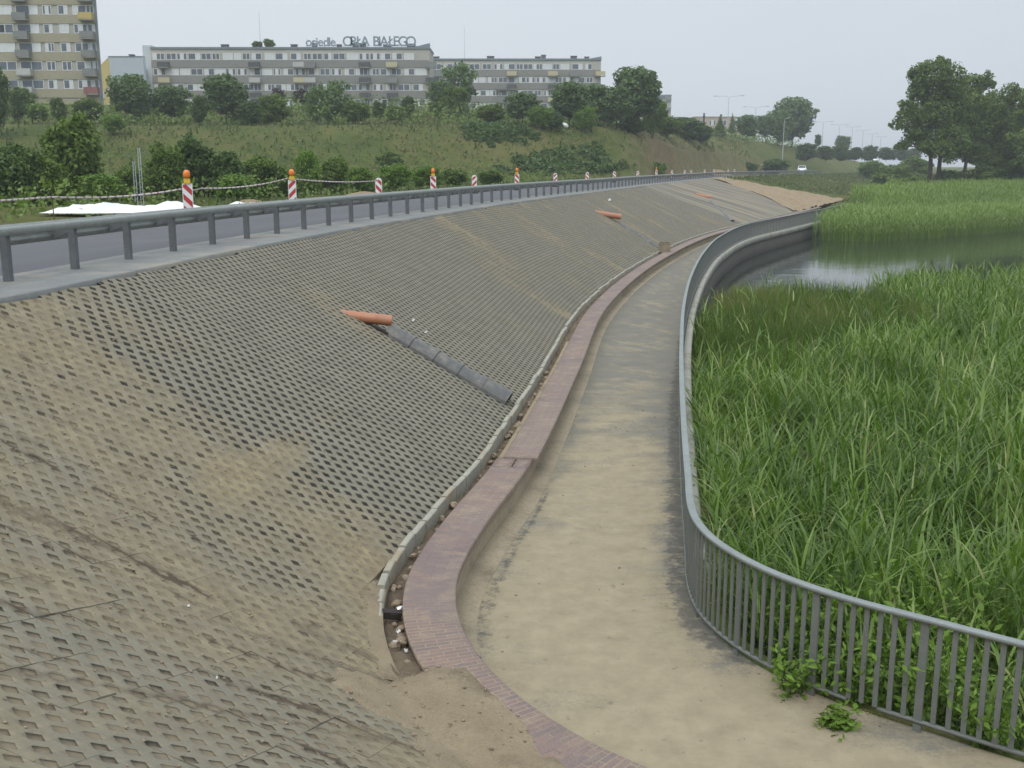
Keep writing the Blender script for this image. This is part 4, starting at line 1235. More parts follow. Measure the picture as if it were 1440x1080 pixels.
# white plastic sheeting heaps on the verge
def heap(x0, x1, y, h, label, seed):
    nx, ny = 46, 12
    V = []
    for j in range(ny):
        for i in range(nx):
            u, v = i/(nx-1), j/(ny-1)
            e = math.sin(math.pi*v)**0.6 * min(1, 6*u, 6*(1-u))
            n = fbm(np.array([u*(x1-x0)*1.3]), np.array([v*3.0]), seed)[0]
            f = 1.6 * (fbm(np.array([u*(x1-x0)*2.2]), np.array([v*4.0]), seed+9)[0] - 0.5)
            V.append((x0+(x1-x0)*u - (x0+x1)/2, (v-0.5)*1.5 + 0.3*math.sin(u*7+seed), e*h*(0.25+1.3*max(0, n-0.25)) + 0.10*f*e - 0.02))
    a = (np.arange(ny-1)[:, None]*nx + np.arange(nx-1)[None, :]).ravel()
    me = npmesh('plastic_sheet', V, np.stack([a, a+1, a+1+nx, a+nx], 1), None, [M['white']], smooth=True)
    return tag(link('plastic_sheet', me, None, ((x0+x1)/2, y, 3.42), (0, 0, 0.0)), label, 'sheeting')
heap(-16.6, -10.4, 38.5, 0.42, 'crumpled white plastic sheeting heaped on the road verge behind the largest beacon', 3)
heap(-12.0, -9.2, 45.5, 0.25, 'low flat strip of white sheeting lying left of the second lamp beacon', 8)
for px, py, Y, lab in ((553,268,60,'small white bundle on the verge right of the round topped beacon'), (593,264,63,'larger white bundle on the verge left of the fourth beacon')):
    p = at(px, py, Y=Y)
    mb = MB().lathe([(0.0,0.0),(0.2,0.02),(0.26,0.13),(0.2,0.24),(0.08,0.3),(0.03,0.36),(0.0,0.37)], 10)
    mb.v = [(x*(1+0.2*math.sin(9*z+x*8)), y, z) for x, y, z in mb.v]
    tag(mb.build('white_bag', M['white'], None, (p[0], p[1], gz(p[0], p[1])+0.02), smooth=True), lab, 'bag')
p = at(793, 187, Y=141)
mb = MB().lathe([(0.0,0.0),(0.35,0.04),(0.5,0.2),(0.42,0.5),(0.2,0.62),(0.0,0.66)], 10)
tag(mb.build('white_bag', M['white'], None, (p[0], p[1], gz(p[0], p[1])), (0, 0.5, 0.4), smooth=True), 'white sack lying high on the brown slope above the juniper shrubs', 'bag')

# sand heaps on the verge
def mound(x, y, r, h, label, seed, z=3.25):
    V = [(0, 0, h)]; F = []; n = 18; rings = 7
    for j in range(1, rings+1):
        f = j/rings
        for i in range(n):
            a_ = 2*math.pi*i/n
            q = 1 + 0.25*(vnoise(np.array([math.cos(a_)*1.5+seed]), np.array([math.sin(a_)*1.5+f]), seed)[0]-0.5)*2
            V.append((r*f*q*math.cos(a_), 0.7*r*f*q*math.sin(a_), h*(0.5+0.5*math.cos(math.pi*f)) - 0.05*f))
    for i in range(n): F.append((0, 1+i, 1+(i+1) % n))
    for j in range(rings-1):
        for i in range(n): F.append((1+j*n+i, 1+(j+1)*n+i, 1+(j+1)*n+(i+1) % n, 1+j*n+(i+1) % n))
    return tag(MB().add(V, F).build('sand_heap', M['bare'], None, (x, y, z), smooth=True), label, 'sand heap', 'sand heaps beyond the road')
for px, Y, r, h, lab in ((335,47,1.6,0.3,'low sand heap beside the strip of white sheeting'), (505,57,2.2,0.42,'sand heap on the verge left of the round topped beacon'), (1075,228,5.0,2.2,'pale sand heap beside the far road left of the white car'), (1012,196,4.0,1.2,'flat sand heap between the far beacons')):
    mound(xpx(px, Y, 260), Y + 2, r, h, lab, int(px))

# two thin masts
for px, top, lab in ((188,226,'shorter of two thin grey masts standing among the bushes'), (195,208,'taller of two thin grey masts standing among the bushes')):
    Y = 47; p = at(px, top, Y=Y); h = p[2] - 3.2
    t = tag(empty('thin_mast', (p[0], Y, 3.2)), lab, 'mast', 'pair of thin masts beyond the road')
    for dx in (-0.06, 0.06): MB().tube([(dx,0,-0.1),(dx*0.7,0,h)], 0.016, 6).build('mast_tube', M['lamp'], t)
    mb = MB()
    for k in range(int(h/0.25)): mb.tube([(-0.06,0,0.1+k*0.25),(0.055,0,0.22+k*0.25)], 0.008, 5)
    mb.build('lacing', M['lamp'], t)

# ------------------------------------------------------------------ drain pipes and gutters on the bank
def drain(px0, py0, px1, py1, rad, label):
    """pipe coming level out of the bank at pixel 0 and ending free at pixel 1"""
    h = bank_hit(px0, py0)
    e = at(px1, py1, Y=h[1] + 0.05)
    e[2] = h[2] + 0.03 if False else e[2]
    t = tag(empty('drain_pipe', tuple(h)), label, 'pipe', 'orange drain pipes on the paved bank')
    d = Vector(e) - Vector(h); L = d.length; d.normalize()
    o = Vector((0, 0, 0))
    n = 20
    pts = [o - d*0.5, o, o + d*(L*0.55), o + d*(L*0.56), o + d*(L*0.57), o + d*(L-0.02), o + d*L]
    MB().tube(pts, [rad, rad, rad, rad*1.02, rad, rad, rad*1.02], n, caps=False).build('pipe', M['pvc'], t, smooth=True)
    mb = MB().tube([o + d*L, o + d*(L-0.3)], [rad*0.90, rad*0.88], n, caps=False)
    mb.tube([o + d*(L-0.3), o + d*(L-0.31)], [rad*0.88, 0.001], n, caps=False)
    mb.build('pipe_bore', M['inside'], t, smooth=True)
    mb = MB().tube([o + d*L, o + d*(L+0.001)], [rad*1.02, rad*0.90], n, caps=False); mb.build('rim', M['pvc'], t)
    return t
def gutter(pa, pb, n, rad, label, mat=None):
    A, B = Vector(pa), Vector(pb)
    t = tag(empty('gutter', tuple(B)), label, 'gutter', 'half round gutters below the drain pipes')
    d = (B - A); L = d.length; d.normalize()
    e0, sd, sx, Wd = bank_z(np.array([[A.x, A.y]]))
    side = Vector((0, 0, 1)).cross(d).normalized(); up = d.cross(side).normalized()
    if up.z < 0: up = -up
    for k in range(n):
        s0, s1 = L*k/n - (0.03 if k else 0), L*(k+1)/n
        V, F = [], []; m = 10
        stn = [(s0, 1.0), (s0 + 0.75*(s1-s0), 1.0), (s0 + 0.82*(s1-s0), 1.10), (s1, 1.12)] if k < n-1 else [(s0, 0.98), (s0+0.1*(s1-s0), 1.14), (s1, 1.16)]
        for ring, (s_, rr) in enumerate(stn):
            for shell in (1.0, 0.86):
                for i in range(m+1):
                    an = math.pi*i/m
                    V.append(A - B + d*s_ + side*math.cos(an)*rad*rr*shell*1.15 + up*(math.sin(an)*rad*rr*shell*0.95 + 0.01))
        K = 2*(m+1)
        for r_ in range(len(stn)-1):
            for i in range(m):
                a0 = r_*K+i; F.append((a0, a0+1, a0+1+K, a0+K))
                b0 = r_*K+m+1+i; F.append((b0+K, b0+1+K, b0+1, b0))
            for i in (0, m): F.append((r_*K+i, (r_+1)*K+i, (r_+1)*K+m+1+i, r_*K+m+1+i))
        for r_ in (0, len(stn)-1):
            for i in range(m): a0 = r_*K+i; F.append((a0, a0+m+1, a0+m+2, a0+1))
        MB().add(V, F).build('gutter_segment', mat or M['gutter'], t, smooth=False)
    return t
drain(497, 445, 551, 451, 0.105, 'largest orange drain pipe jutting from the near bank above the grey gutter')
h0, h1 = bank_hit(545, 468), bank_hit(713, 566)
gutter(h0, h1, 5, 0.20, 'grey half round gutter in overlapping lengths below the largest orange pipe')
tag(MB().box(-0.30,0.30,-0.05,0.05,-0.03,0.03).build('timber_offcut', M['inside'], None, tuple(bank_hit(527,461)), (0, 0.35, -0.25)), 'dark board lying on the bank between orange pipe and grey gutter', 'board')
drain(846, 301, 873, 305, 0.16, 'second orange drain pipe higher on the bank, middle distance')
h0, h1 = bank_hit(872, 316), bank_hit(928, 350)
gutter(h0, h1, 5, 0.13, 'thin dark gutter running down the bank to the concrete block')
drain(984, 275, 999, 278, 0.18, 'farthest and smallest orange drain pipe near the end of the bank')
h0, h1 = bank_hit(1000, 285), bank_hit(1030, 312)
gutter(h0, h1, 4, 0.15, 'farthest dark gutter running down below the smallest orange pipe')
# block on the wall
p = at(937, 354, z=0.45)
t = tag(empty('concrete_block', (p[0] - 0.1, p[1], 0.44), 0.35), 'square rough concrete block standing at the wall where the second gutter ends', 'block')
MB().box(-0.24,0.24,-0.24,0.24,0,0.42).box(-0.255,0.255,-0.255,0.255,0.42,0.47).build('block_body', M['render'], t)
MB().box(-0.2,0.2,-0.2,0.2,0.47,0.53).build('mortar_bed', M['trench'], t)
# ---- PART2

# ------------------------------------------------------------------ foliage: many leaf-sized faces through a crown's volume
def leaf_cloud(cent, size, r, nrm=None, v=None, aspect=0.6):
    """one folded rhombic leaf (two triangles) per centre"""
    n = len(cent)
    size = np.broadcast_to(size, n)
    d = r.normal(size=(n, 3)); d /= np.linalg.norm(d, axis=1)[:, None]
    if nrm is not None: d = d * 0.75 + nrm; d /= np.linalg.norm(d, axis=1)[:, None]
    a = np.cross(d, r.normal(size=(n, 3))); a /= np.linalg.norm(a, axis=1)[:, None]
    b = np.cross(d, a)
    a = a * size[:, None]; b = b * (size * aspect)[:, None]
    V = np.stack([cent - a, cent + b + d * (size * 0.12)[:, None], cent + a, cent - b + d * (size * 0.12)[:, None]], 1)
    Q = np.arange(n * 4).reshape(n, 4)
    v = r.random(n) if v is None else v
    return V.reshape(-1, 3), Q, np.repeat(v, 4)

def crown_points(lobes, n, r, shell=0.55, holes=0.27):
    """points in a set of ellipsoid lobes (cx,cy,cz,rx,ry,rz), denser toward the outside, with ragged holes"""
    lob = np.array(lobes, float)
    if len(lob) < 60:
        sat = []
        for l in lob:
            for k_ in range(4):
                d_ = r.normal(size=3); d_ /= np.linalg.norm(d_); q_ = r.uniform(0.22, 0.42)
                sat.append(np.concatenate([l[:3] + d_ * l[3:] * r.uniform(0.75, 1.08), l[3:] * q_]))
        lob = np.concatenate([lob * np.array([1, 1, 1, .93, .93, .93]), np.array(sat)])
    vol = (lob[:, 3] * lob[:, 4] * lob[:, 5])**0.75
    k = r.choice(len(lob), n, p=vol / vol.sum())
    d = r.normal(size=(n, 3)); d /= np.linalg.norm(d, axis=1)[:, None]
    rad = (1 - shell * r.random(n)**1.6)
    # knobbly surface
    az = np.arctan2(d[:, 1], d[:, 0])
    kn = vnoise(az * 1.9 + k * 7.1, d[:, 2] * 2.6 + k * 3.3, 17)
    kn2 = vnoise(az * 5 + k * 5.7, d[:, 2] * 6 + k * 1.3, 18)
    rad = rad * (0.70 + 0.42 * kn + 0.22 * kn2)
    P = lob[k, :3] + d * rad[:, None] * lob[k, 3:]
    keep = vnoise(P[:, 0] / np.mean(lob[:, 3]) * 3.5 + 11, (P[:, 1] * 0.6 + P[:, 2]) / np.mean(lob[:, 5]) * 3.5, 23) > holes
    P, d, k = P[keep], d[keep], k[keep]
    v = np.clip(0.5 + 0.5 * (r.random(len(P)) - 0.5) + 0.5 * (vnoise(k * 3.7, k * 1.9, 5) - 0.5) + 0.45 * (kn2[keep] - 0.5), 0, 1)
    return P, d, v

def crown_mesh(name, lobes, n, size, seed, mat, holes=0.27):
    r = np.random.default_rng(seed)
    P, d, v = crown_points(lobes, n, r, holes=holes)
    V, Q, vv = leaf_cloud(P, size * (0.6 + 0.8 * r.random(len(P))), r, d * 0.5 + np.array([0, 0, 0.35]), v)
    return npmesh(name, V, Q, None, [mat], attrs={'v': vv})

def limbs_mesh(name, trunks, lobes, r, rb, mat):
    """tapered trunks, and limbs to the lobes"""
    mb = MB()
    for (x0, y0, x1, y1, h) in trunks:
        pts = [(x0 + (x1-x0)*t + 0.12*math.sin(5*t+x0)*rb*3, y0 + (y1-y0)*t, h*t - 0.3*(t == 0)) for t in (0, 0.15, 0.4, 0.7, 1.0)]
        mb.tube(pts, [rb*1.35, rb, rb*0.8, rb*0.55, rb*0.25], 8)
        for l in lobes:
            t = min(0.85, max(0.25, (l[2] - l[5]) / max(h, 0.1) * 0.9))
            s0 = Vector((x0 + (x1-x0)*t, y0 + (y1-y0)*t, h*t)); e = Vector(l[:3])
            if (e - s0).length < 0.5 or (e.x - s0.x) * (x1 - x0 + 1e-3) < -0.5 and len(trunks) > 1: continue
            m = (s0 + e) / 2 + Vector((0, 0, 0.12 * (e - s0).length))
            mb.tube([s0, m, e], [rb*0.42, rb*0.26, rb*0.08], 6)
    return mb.mesh(name, mat, smooth=True)

def rand_lobes(seed, n, w, h, z0, spread=0.55, flat=1.0):
    """lobes filling a crown of half-width w from z0 to h"""
    r = random.Random(seed); L = [(0, 0, (z0+h)/2, w*0.62, w*0.62, (h-z0)*0.44)]
    for k in range(n):
        f = (k + 0.5) / n
        z = z0 + (h - z0) * (0.12 + 0.80 * f)
        prof = math.sin(math.pi * (0.12 + 0.80 * f))**0.6
        a = k * 2.4 + r.uniform(-0.4, 0.4)
        d = w * spread * prof * r.uniform(0.75, 1.15)
        s = w * r.uniform(0.30, 0.48)
        L.append((math.cos(a)*d, math.sin(a)*d, z, s, s, min(s*flat*0.9, (h-z0)*0.3)))
    return L

# unit crowns (width 1 either side, height 1) that plants of a kind share; each plant is its own object, scaled
def kind_mesh(seed, nl, n, size, mat, z0=0.0, flat=1.0, spread=0.55):
    lob = rand_lobes(seed, nl, 1.0, 2.0, z0 * 2, spread, flat)
    me = crown_mesh('crown', lob, n, size, seed, mat)
    return me, lob
KIND = {}
for k, (mat, n, size) in dict(dark=('leaf_dark', 9500, 0.062), mid=('leaf_mid', 9500, 0.062), fresh=('leaf_fresh', 8000, 0.058), blue=('leaf_blue', 9500, 0.062), purple=('leaf_purple', 2500, 0.09)).items():
    KIND[k] = [kind_mesh(300 + 17*j + len(k), 13, n, size, M[mat], 0.0)[0] for j in range(3)]
    KIND[k + '_tree'] = [kind_mesh(500 + 13*j + len(k), 15, n, size, M[mat], 0.18)[0] for j in range(2)]
KIND['ball'] = [kind_mesh(700 + j, 5, 5000, 0.07, M['leaf_dark'], 0.0, 1.0, 0.25)[0] for j in range(2)]
KIND['wispy'] = [kind_mesh(720 + j, 16, 1900, 0.085, M['leaf_blue'], 0.0, 0.7, 0.7)[0] for j in range(2)]
KIND['conifer'] = []
_l = [(0, 0, z, 0.95*(1-z/2.1), 0.95*(1-z/2.1), 0.16) for z in np.linspace(0.1, 1.95, 12)]
KIND['conifer'].append(crown_mesh('crown', _l, 3000, 0.07, 733, M['leaf_blue']))
stem_me = MB().tube([(0,0,-0.15),(0.02,0,0.5),(-0.01,0.01,1.0),(0.02,0,1.5)], [0.075,0.06,0.045,0.02], 7).mesh('trunk', M['bark'])
plant_n = 0
def plant(kind, px, base, top, wid, Y, label, cat, name, group=None, z=None, z_off=0.0):
    """a shrub or tree whose foot is on the ground at distance Y, sized from its outline in the photograph"""
    global plant_n
    plant_n += 1
    if z is None:
        Ys = Y + np.arange(0, 130, 2.0); Xs = xpx(px, 1.0, base) * Ys
        zs = ground_z(Xs[None, :], Ys[None, :])[0]; zp = np.array([at(px, base, Y=q)[2] for q in Ys])
        good = np.where(zs >= zp - 0.9)[0]
        Y = Ys[good[0]] if len(good) else Ys[int(np.argmax(zs - zp))]
        if zs[0] > zp[0] + 0.3:                              # the ground is already higher there: come forward
            Yd = Y * np.arange(1.0, 0.72, -0.01); Xd = xpx(px, 1.0, base) * Yd
            zd = ground_z(Xd[None, :], Yd[None, :])[0]; zq = np.array([at(px, base, Y=q)[2] for q in Yd])
            low_ = np.where(zd <= zq + 0.2)[0]
            if len(low_): Y = Yd[low_[0]]
    X = xpx(px, Y, 240)
    zt = at(px, top, Y=Y)[2]
    zb = at(px, base, Y=Y)[2] if z is None else z
    zg = gz(X, Y)
    if z is None: zb = min(zb, zg + 0.4) if zg < zb else zg - 0.1
    h = max(zt - zb, 0.5); hw = wid / 2 / FPX * Y
    lift = 0.0
    if z is None and not len(good):                          # a crown carried on a longer trunk
        lift = min(1.2, max(0.0, at(px, base, Y=Y)[2] - zb)); h = h - lift
    t = tag(empty(name, (X, Y, zb), (plant_n * 1.7) % 6.28), label, cat, group)
    ms = KIND[kind]
    c = link('crown', ms[plant_n % len(ms)], t); c.scale = (hw * 1.06, hw * 1.06, h / 2 * 1.0); c.location = (0, 0, lift)
    s = link('trunk', stem_me, t); s.scale = (max(h*0.22, 0.2), max(h*0.22, 0.2), h * 0.5 + lift)
    return t

SH, TR = ('shrub', 'shrub'), ('tree', 'tree')
BANDG = 'trees and shrubs between the slope and the apartment blocks'
band = [
 ('dark_tree', 2, 192, 96, 44, 112, 'very dark tree cut off by the left edge in front of the tower', TR),
 ('ball', 33, 166, 130, 33, 126, 'round dark shrub below the tower, nearest the left edge', SH),
 ('ball', 90, 168, 137, 31, 128, 'round dark shrub below the right half of the tower', SH),
 ('fresh', 60, 165, 146, 36, 130, 'pale green shrub between the two round shrubs below the tower', SH),
 ('mid', 40, 150, 124, 40, 148, 'dull green shrub tight against the foot of the tower', SH),
 ('mid', 128, 168, 139, 44, 132, 'low green shrub below the right corner of the tower', SH),
 ('blue_tree', 190, 172, 107, 66, 136, 'large dark bushy tree covering the foot of the pale blue gable', TR),
 ('blue_tree', 246, 170, 124, 62, 138, 'dark green tree between the gable tree and the tall tree', TR),
 ('fresh', 165, 184, 162, 34, 118, 'light green low shrub below the large gable tree', SH),
 ('ball', 285, 166, 137, 36, 124, 'round brighter green shrub in front of the long block', SH),
 ('blue_tree', 322, 172, 107, 66, 136, 'tall dense tree left of middle in front of the long block', TR),
 ('dark', 355, 176, 143, 40, 128, 'dark shrub hugging the right side of the tall dense tree', SH),
 ('mid', 388, 175, 133, 52, 132, 'mid green shrub with flat top left of the purple bushes', SH),
 ('purple', 396, 148, 125, 26, 158, 'left one of two purple leaved bushes by the long block', SH),
 ('purple', 428, 148, 125, 28, 158, 'right one of two purple leaved bushes by the long block', SH),
 ('wispy', 448, 168, 118, 36, 138, 'feathery pale tree right of the purple bushes', TR),
 ('wispy', 474, 170, 113, 46, 136, 'taller feathery tree below the roof lettering', TR),
 ('mid', 505, 170, 143, 44, 134, 'green shrub between feathery tree and the first ball shrub', SH),
 ('ball', 534, 164, 142, 28, 122, 'leftmost of three clipped ball shrubs below the roof lettering', SH),
 ('ball', 575, 162, 137, 30, 122, 'middle and tallest of three clipped ball shrubs below the lettering', SH),
 ('ball', 614, 160, 143, 27, 122, 'rightmost of three clipped ball shrubs below the lettering', SH),
 ('mid', 556, 165, 148, 34, 132, 'soft green shrub behind the gap of the left two ball shrubs', SH),
 ('blue_tree', 622, 152, 116, 42, 160, 'bushy tree where the two long blocks meet', TR),
 ('wispy', 646, 150, 86, 52, 162, 'spindly tall tree standing in front of the right long block', TR),
 ('mid', 640, 156, 122, 44, 158, 'green shrub around the foot of the spindly tall tree', SH),
 ('conifer', 658, 158, 145, 13, 150, 'tiny pointed conifer before the right long block', TR),
 ('mid', 690, 166, 148, 46, 138, 'low green shrub before the right long block, left of the tree group', SH),
 ('blue_tree', 735, 172, 133, 56, 140, 'round headed tree before the middle of the right long block', TR),
 ('fresh', 762, 176, 150, 40, 134, 'light green bush below the round headed tree', SH),
 ('blue_tree', 800, 176, 119, 62, 144, 'tall tree before the right end of the right long block', TR),
 ('blue_tree', 838, 180, 122, 60, 150, 'tree covering the right corner of the right long block', TR),
 ('fresh', 822, 178, 150, 38, 136, 'yellowish green bush below the right corner of the block', SH),
 ('dark', 780, 178, 158, 32, 132, 'small dark shrub on the crest below the tall tree', SH),
 ('blue_tree', 890, 176, 100, 82, 152, 'biggest tree on the crest, right of the blocks, against the sky', TR),
 ('blue_tree', 866, 180, 124, 52, 150, 'shoulder tree left of the biggest crest tree', TR),
 ('mid', 918, 182, 140, 40, 156, 'lower tree right of the biggest crest tree', TR),
 ('dark', 888, 186, 166, 44, 158, 'dark low shrub on the crest below the biggest tree', SH),
 ('mid', 936, 186, 164, 50, 166, 'mid green low shrub on the crest right of the biggest tree', SH),
 ('dark', 968, 192, 168, 52, 176, 'long dark low shrub on the crest left of the wooden pole', SH),
 ('dark', 985, 194, 176, 34, 180, 'dark low shrub at the foot of the wooden pole', SH),
 ('mid', 962, 178, 165, 36, 186, 'shrub in front of the rose coloured house', SH),
 ('conifer', 1010, 186, 162, 20, 205, 'left one of two pointed conifers by the rose coloured house', TR),
 ('conifer', 1027, 186, 160, 13, 210, 'right and slimmer one of two pointed conifers by the house', TR),
 ('blue_tree', 1048, 192, 164, 36, 215, 'round tree right of the two conifers', TR),
 ('blue_tree', 1074, 194, 164, 34, 230, 'tree hugging the left side of the large far tree', TR),
 ('blue_tree', 1112, 202, 142, 66, 240, 'large far tree on the crest right of the lamps', TR),
 ('blue_tree', 1092, 200, 156, 44, 238, 'left shoulder of the large far tree on the crest', TR),
 ('ball', 1148, 204, 190, 15, 250, 'small ball tree right of the large far tree', TR),
 ('blue_tree', 1183, 210, 192, 24, 330, 'solitary round tree far off between the lamp poles', TR),
]
for kind, px, base, top, wd, Y, lab, (nm, ct) in band:
    plant('dark_tree' if kind == 'dark_tree' else kind, px, base, top, wd, Y, lab, ct, nm, BANDG)
VERGE = 'bushes on the low ground beyond the road'
for kind, px, base, top, wd, Y, lab in [
 ('mid', 104, 288, 166, 92, 56, 'tallest dense bush beyond the road, left of the thin masts'),
 ('dark', 24, 296, 205, 80, 52, 'dark bush beyond the road at the left edge'),
 ('mid', 62, 292, 222, 70, 50, 'bush filling the gap beside the tallest dense bush'),
 ('fresh', 138, 290, 246, 60, 52, 'fresh green bush at the right foot of the tallest dense bush'),
 ('mid', 180, 286, 236, 54, 56, 'low bush directly behind the thin masts'),
 ('mid', 232, 286, 204, 58, 60, 'upright bush right of the thin masts'),
 ('dark', 272, 284, 198, 76, 61, 'big dark bush behind the largest beacon'),
 ('dark', 318, 282, 214, 60, 60, 'dark bush right of the largest beacon'),
 ('mid', 366, 280, 222, 70, 62, 'broad bush behind the rising stretch of tape'),
 ('fresh', 332, 284, 246, 62, 58, 'fresh green low bush under the rising stretch of tape'),
 ('fresh', 432, 276, 214, 48, 66, 'slim fresh green bush right of the second lamp beacon'),
 ('mid', 405, 278, 238, 50, 64, 'bush directly behind the second lamp beacon'),
 ('mid', 470, 272, 222, 50, 68, 'bush behind the middle of the sagging tape'),
 ('fresh', 508, 270, 236, 50, 66, 'fresh green low bush left of the round topped beacon'),
 ('fresh', 555, 266, 230, 54, 72, 'fresh green bush right of the round topped beacon'),
 ('fresh', 600, 262, 234, 56, 76, 'fresh green bush behind the fourth beacon'),
 ('mid', 640, 260, 238, 44, 80, 'bush between the fourth and fifth beacon'),
 ('mid', 548, 236, 214, 40, 96, 'isolated bush halfway up the grassy slope'),
 ('mid', 690, 256, 240, 44, 86, 'low bush behind the fifth beacon'),
 ('dark', 1090, 240, 224, 44, 226, 'dark shrub at the far roadside above the last posts'),
 ('dark', 1052, 240, 228, 30, 222, 'small dark shrub left of the pale roadside sand heap'),
 ('fresh', 920, 242, 228, 36, 160, 'light green shrub at the foot of the brown slope'),
]:
    plant(kind, px, base, top, wd, Y, lab, 'bush', 'bush', VERGE)
MED = 'clipped round trees lining the far road'
for k, (px, base, top, wd, Y) in enumerate([(1133,226,203,30,262),(1160,226,205,26,275),(1180,226,206,24,288),(1201,226,207,24,300),(1222,226,206,24,315),(1245,226,207,26,330),(1266,226,205,22,345),(1284,226,208,20,360)]):
    lab = ['leftmost clipped round tree above the white car', 'second clipped round tree right of the white car', 'third clipped round tree along the far road', 'fourth clipped round tree, mid row along the far road', 'fifth clipped round tree along the far road', 'sixth clipped round tree, left of the tall lakeside tree', 'seventh clipped round tree, paler and next to the last', 'last clipped round tree beside the tall lakeside tree'][k]
    plant('ball', px, base, top, wd*1.6, Y, lab, 'tree', 'round_tree', MED, z=at(px, base, Y=Y)[2])
# shrubs right of the far road and under the lakeside trees
for kind, px, base, top, wd, Y, lab in [
 ('mid', 1255, 262, 232, 60, 190, 'mid green shrub on the grass left of the tall lakeside tree'),
 ('mid', 1290, 250, 222, 50, 210, 'shrub behind the trunk of the tall lakeside tree'),
 ('fresh', 1225, 246, 226, 44, 230, 'pale shrub on the grass above the bare slope end'),
 ('mid', 1272, 282, 250, 58, 150, 'olive shrub at the foot of the tall lakeside tree'),
 ('dark', 1335, 272, 240, 60, 150, 'dark shrub right of the twin trunks'),
 ('mid', 1385, 270, 232, 60, 152, 'green shrub under the lakeside trees near the right edge'),
 ('dark', 1425, 268, 226, 52, 152, 'dark shrub under the lakeside trees at the right edge'),
 ('fresh', 1402, 262, 206, 40, 158, 'willow like pale bush under the lakeside trees'),
]:
    plant(kind, px, base, top, wd, Y, lab, 'shrub', 'shrub', 'shrubs below the lakeside trees')

# the big lakeside trees: their own trunks, limbs and crowns
def big_tree(px, Y, zb, lobes_px, trunks_px, n, size, seed, mat, label, rb=0.33):
    """lobes and trunks given in photo pixels about the trunk, turned into metres at the tree's distance"""
    k = Y / FPX
    X = (px - 720) * k
    r = random.Random(seed)
    L = []
    for cx, cy, rx, ry in lobes_px:
        z = zpy(cy, Y) - zb
        dep = r.uniform(-0.5, 0.5) * rx * k * 1.2
        L.append(((cx - px) * k, dep, z, rx * k, rx * k * 0.95, ry * k))
    t = tag(empty('lakeside_tree', (X, Y, zb)), label, 'tree', 'tall trees beside the lake')
    link('crown', crown_mesh('crown', L, int(n * 2.1), size * 0.78, seed, mat, 0.38), t)
    tr = [((a_ - px) * k, 0.4*q, (b_ - px) * k, 0.2*q, (zb and zpy(c_, Y) - zb)) for q, (a_, b_, c_) in enumerate(trunks_px)]
    link('trunk', limbs_mesh('trunk', tr, L, r, rb, M['bark']), t)
    return t
big_tree(1303, 146, 1.2, [(1290,104,24,20),(1268,108,14,18),(1316,112,18,22),(1300,128,30,22),(1270,128,14,14),(1262,150,13,12),(1255,170,14,13),(1280,160,22,16),(1310,160,28,24),(1328,150,18,26),(1275,186,18,12),(1262,200,10,9),(1300,190,30,20),(1322,196,24,22),(1308,212,22,14),(1288,206,14,10),(1246,176,8,7),(1300,90,12,9),(1250,206,6,5)],
         [(1298,1290,130),(1308,1312,140)], 26000, 0.21, 41, M['leaf_mid'], 'tallest lakeside tree with twin trunks, leaning out to the left')
big_tree(1345, 152, 1.2, [(1345,122,20,18),(1360,116,12,12),(1340,150,24,24),(1362,150,16,20),(1352,180,26,22),(1338,206,22,18),(1362,212,20,16)],
         [(1342,1348,150)], 14000, 0.21, 42, M['leaf_mid'], 'lakeside tree just right of the tallest one, narrow top', 0.28)
big_tree(1392, 156, 1.2, [(1392,132,16,14),(1378,138,14,12),(1404,142,18,16),(1386,166,26,22),(1410,176,22,22),(1378,192,20,18),(1398,206,26,20),(1384,226,22,14)],
         [(1388,1392,150),(1376,1378,160)], 15000, 0.21, 43, M['leaf_mid'], 'round lakeside tree second from the right edge', 0.28)
big_tree(1432, 150, 1.2, [(1428,138,20,16),(1448,150,22,20),(1430,172,26,22),(1420,200,22,20),(1446,205,26,24),(1430,228,24,16)],
         [(1430,1432,160)], 14000, 0.21, 44, M['leaf_mid'], 'lakeside tree at the right edge of the view', 0.28)
big_tree(1470, 148, 1.2, [(1470,130,26,20),(1490,150,26,24),(1468,178,28,24),(1486,205,28,24),(1464,225,24,18)],
         [(1470,1472,160)], 9000, 0.24, 46, M['leaf_dark'], 'lakeside tree just beyond the right edge', 0.28)
big_tree(1365, 168, 1.4, [(1365,160,26,20),(1350,190,24,22),(1385,190,24,22),(1366,215,30,20)],
         [(1365,1366,180)], 9000, 0.23, 45, M['leaf_dark'], 'lower tree standing behind the gap of the lakeside trees', 0.25)

# ------------------------------------------------------------------ ground cover
def blades(P, h, wdt, r, lean=0.35, v=None, seg=2):
    """bent blades of grass: P foot points, h heights"""
    n = len(P)
    a = r.random(n) * 2 * math.pi
    side = np.column_stack([np.cos(a), np.sin(a), np.zeros(n)]) * (wdt / 2)[:, None]
    b = a + math.pi/2 + r.normal(size=n) * 0.5
    ln = np.column_stack([np.cos(b), np.sin(b), np.zeros(n)]) * (h * lean * (0.3 + r.random(n)))[:, None]
    up = np.array([0, 0, 1.0])
    m = P + ln * 0.35 + up * (h * 0.6)[:, None]
    t = P + ln + up * h[:, None]
    V = np.stack([P - side, P + side, m + side * 0.8, m - side * 0.8, t], 1).reshape(-1, 3)
    i = np.arange(n)[:, None] * 5
    return V, i + np.array([0, 1, 2, 3]), i + np.array([3, 2, 4]), np.repeat(r.random(n) if v is None else v, 5)
def grass_obj(name, P, h, wdt, seed, mat, lean=0.4):
    r = np.random.default_rng(seed)
    V, Q, T, v = blades(P, h, wdt, r, lean)
    return tag(link(name, npmesh(name, V, Q, T, [mat], attrs={'v': v})), kind='stuff')
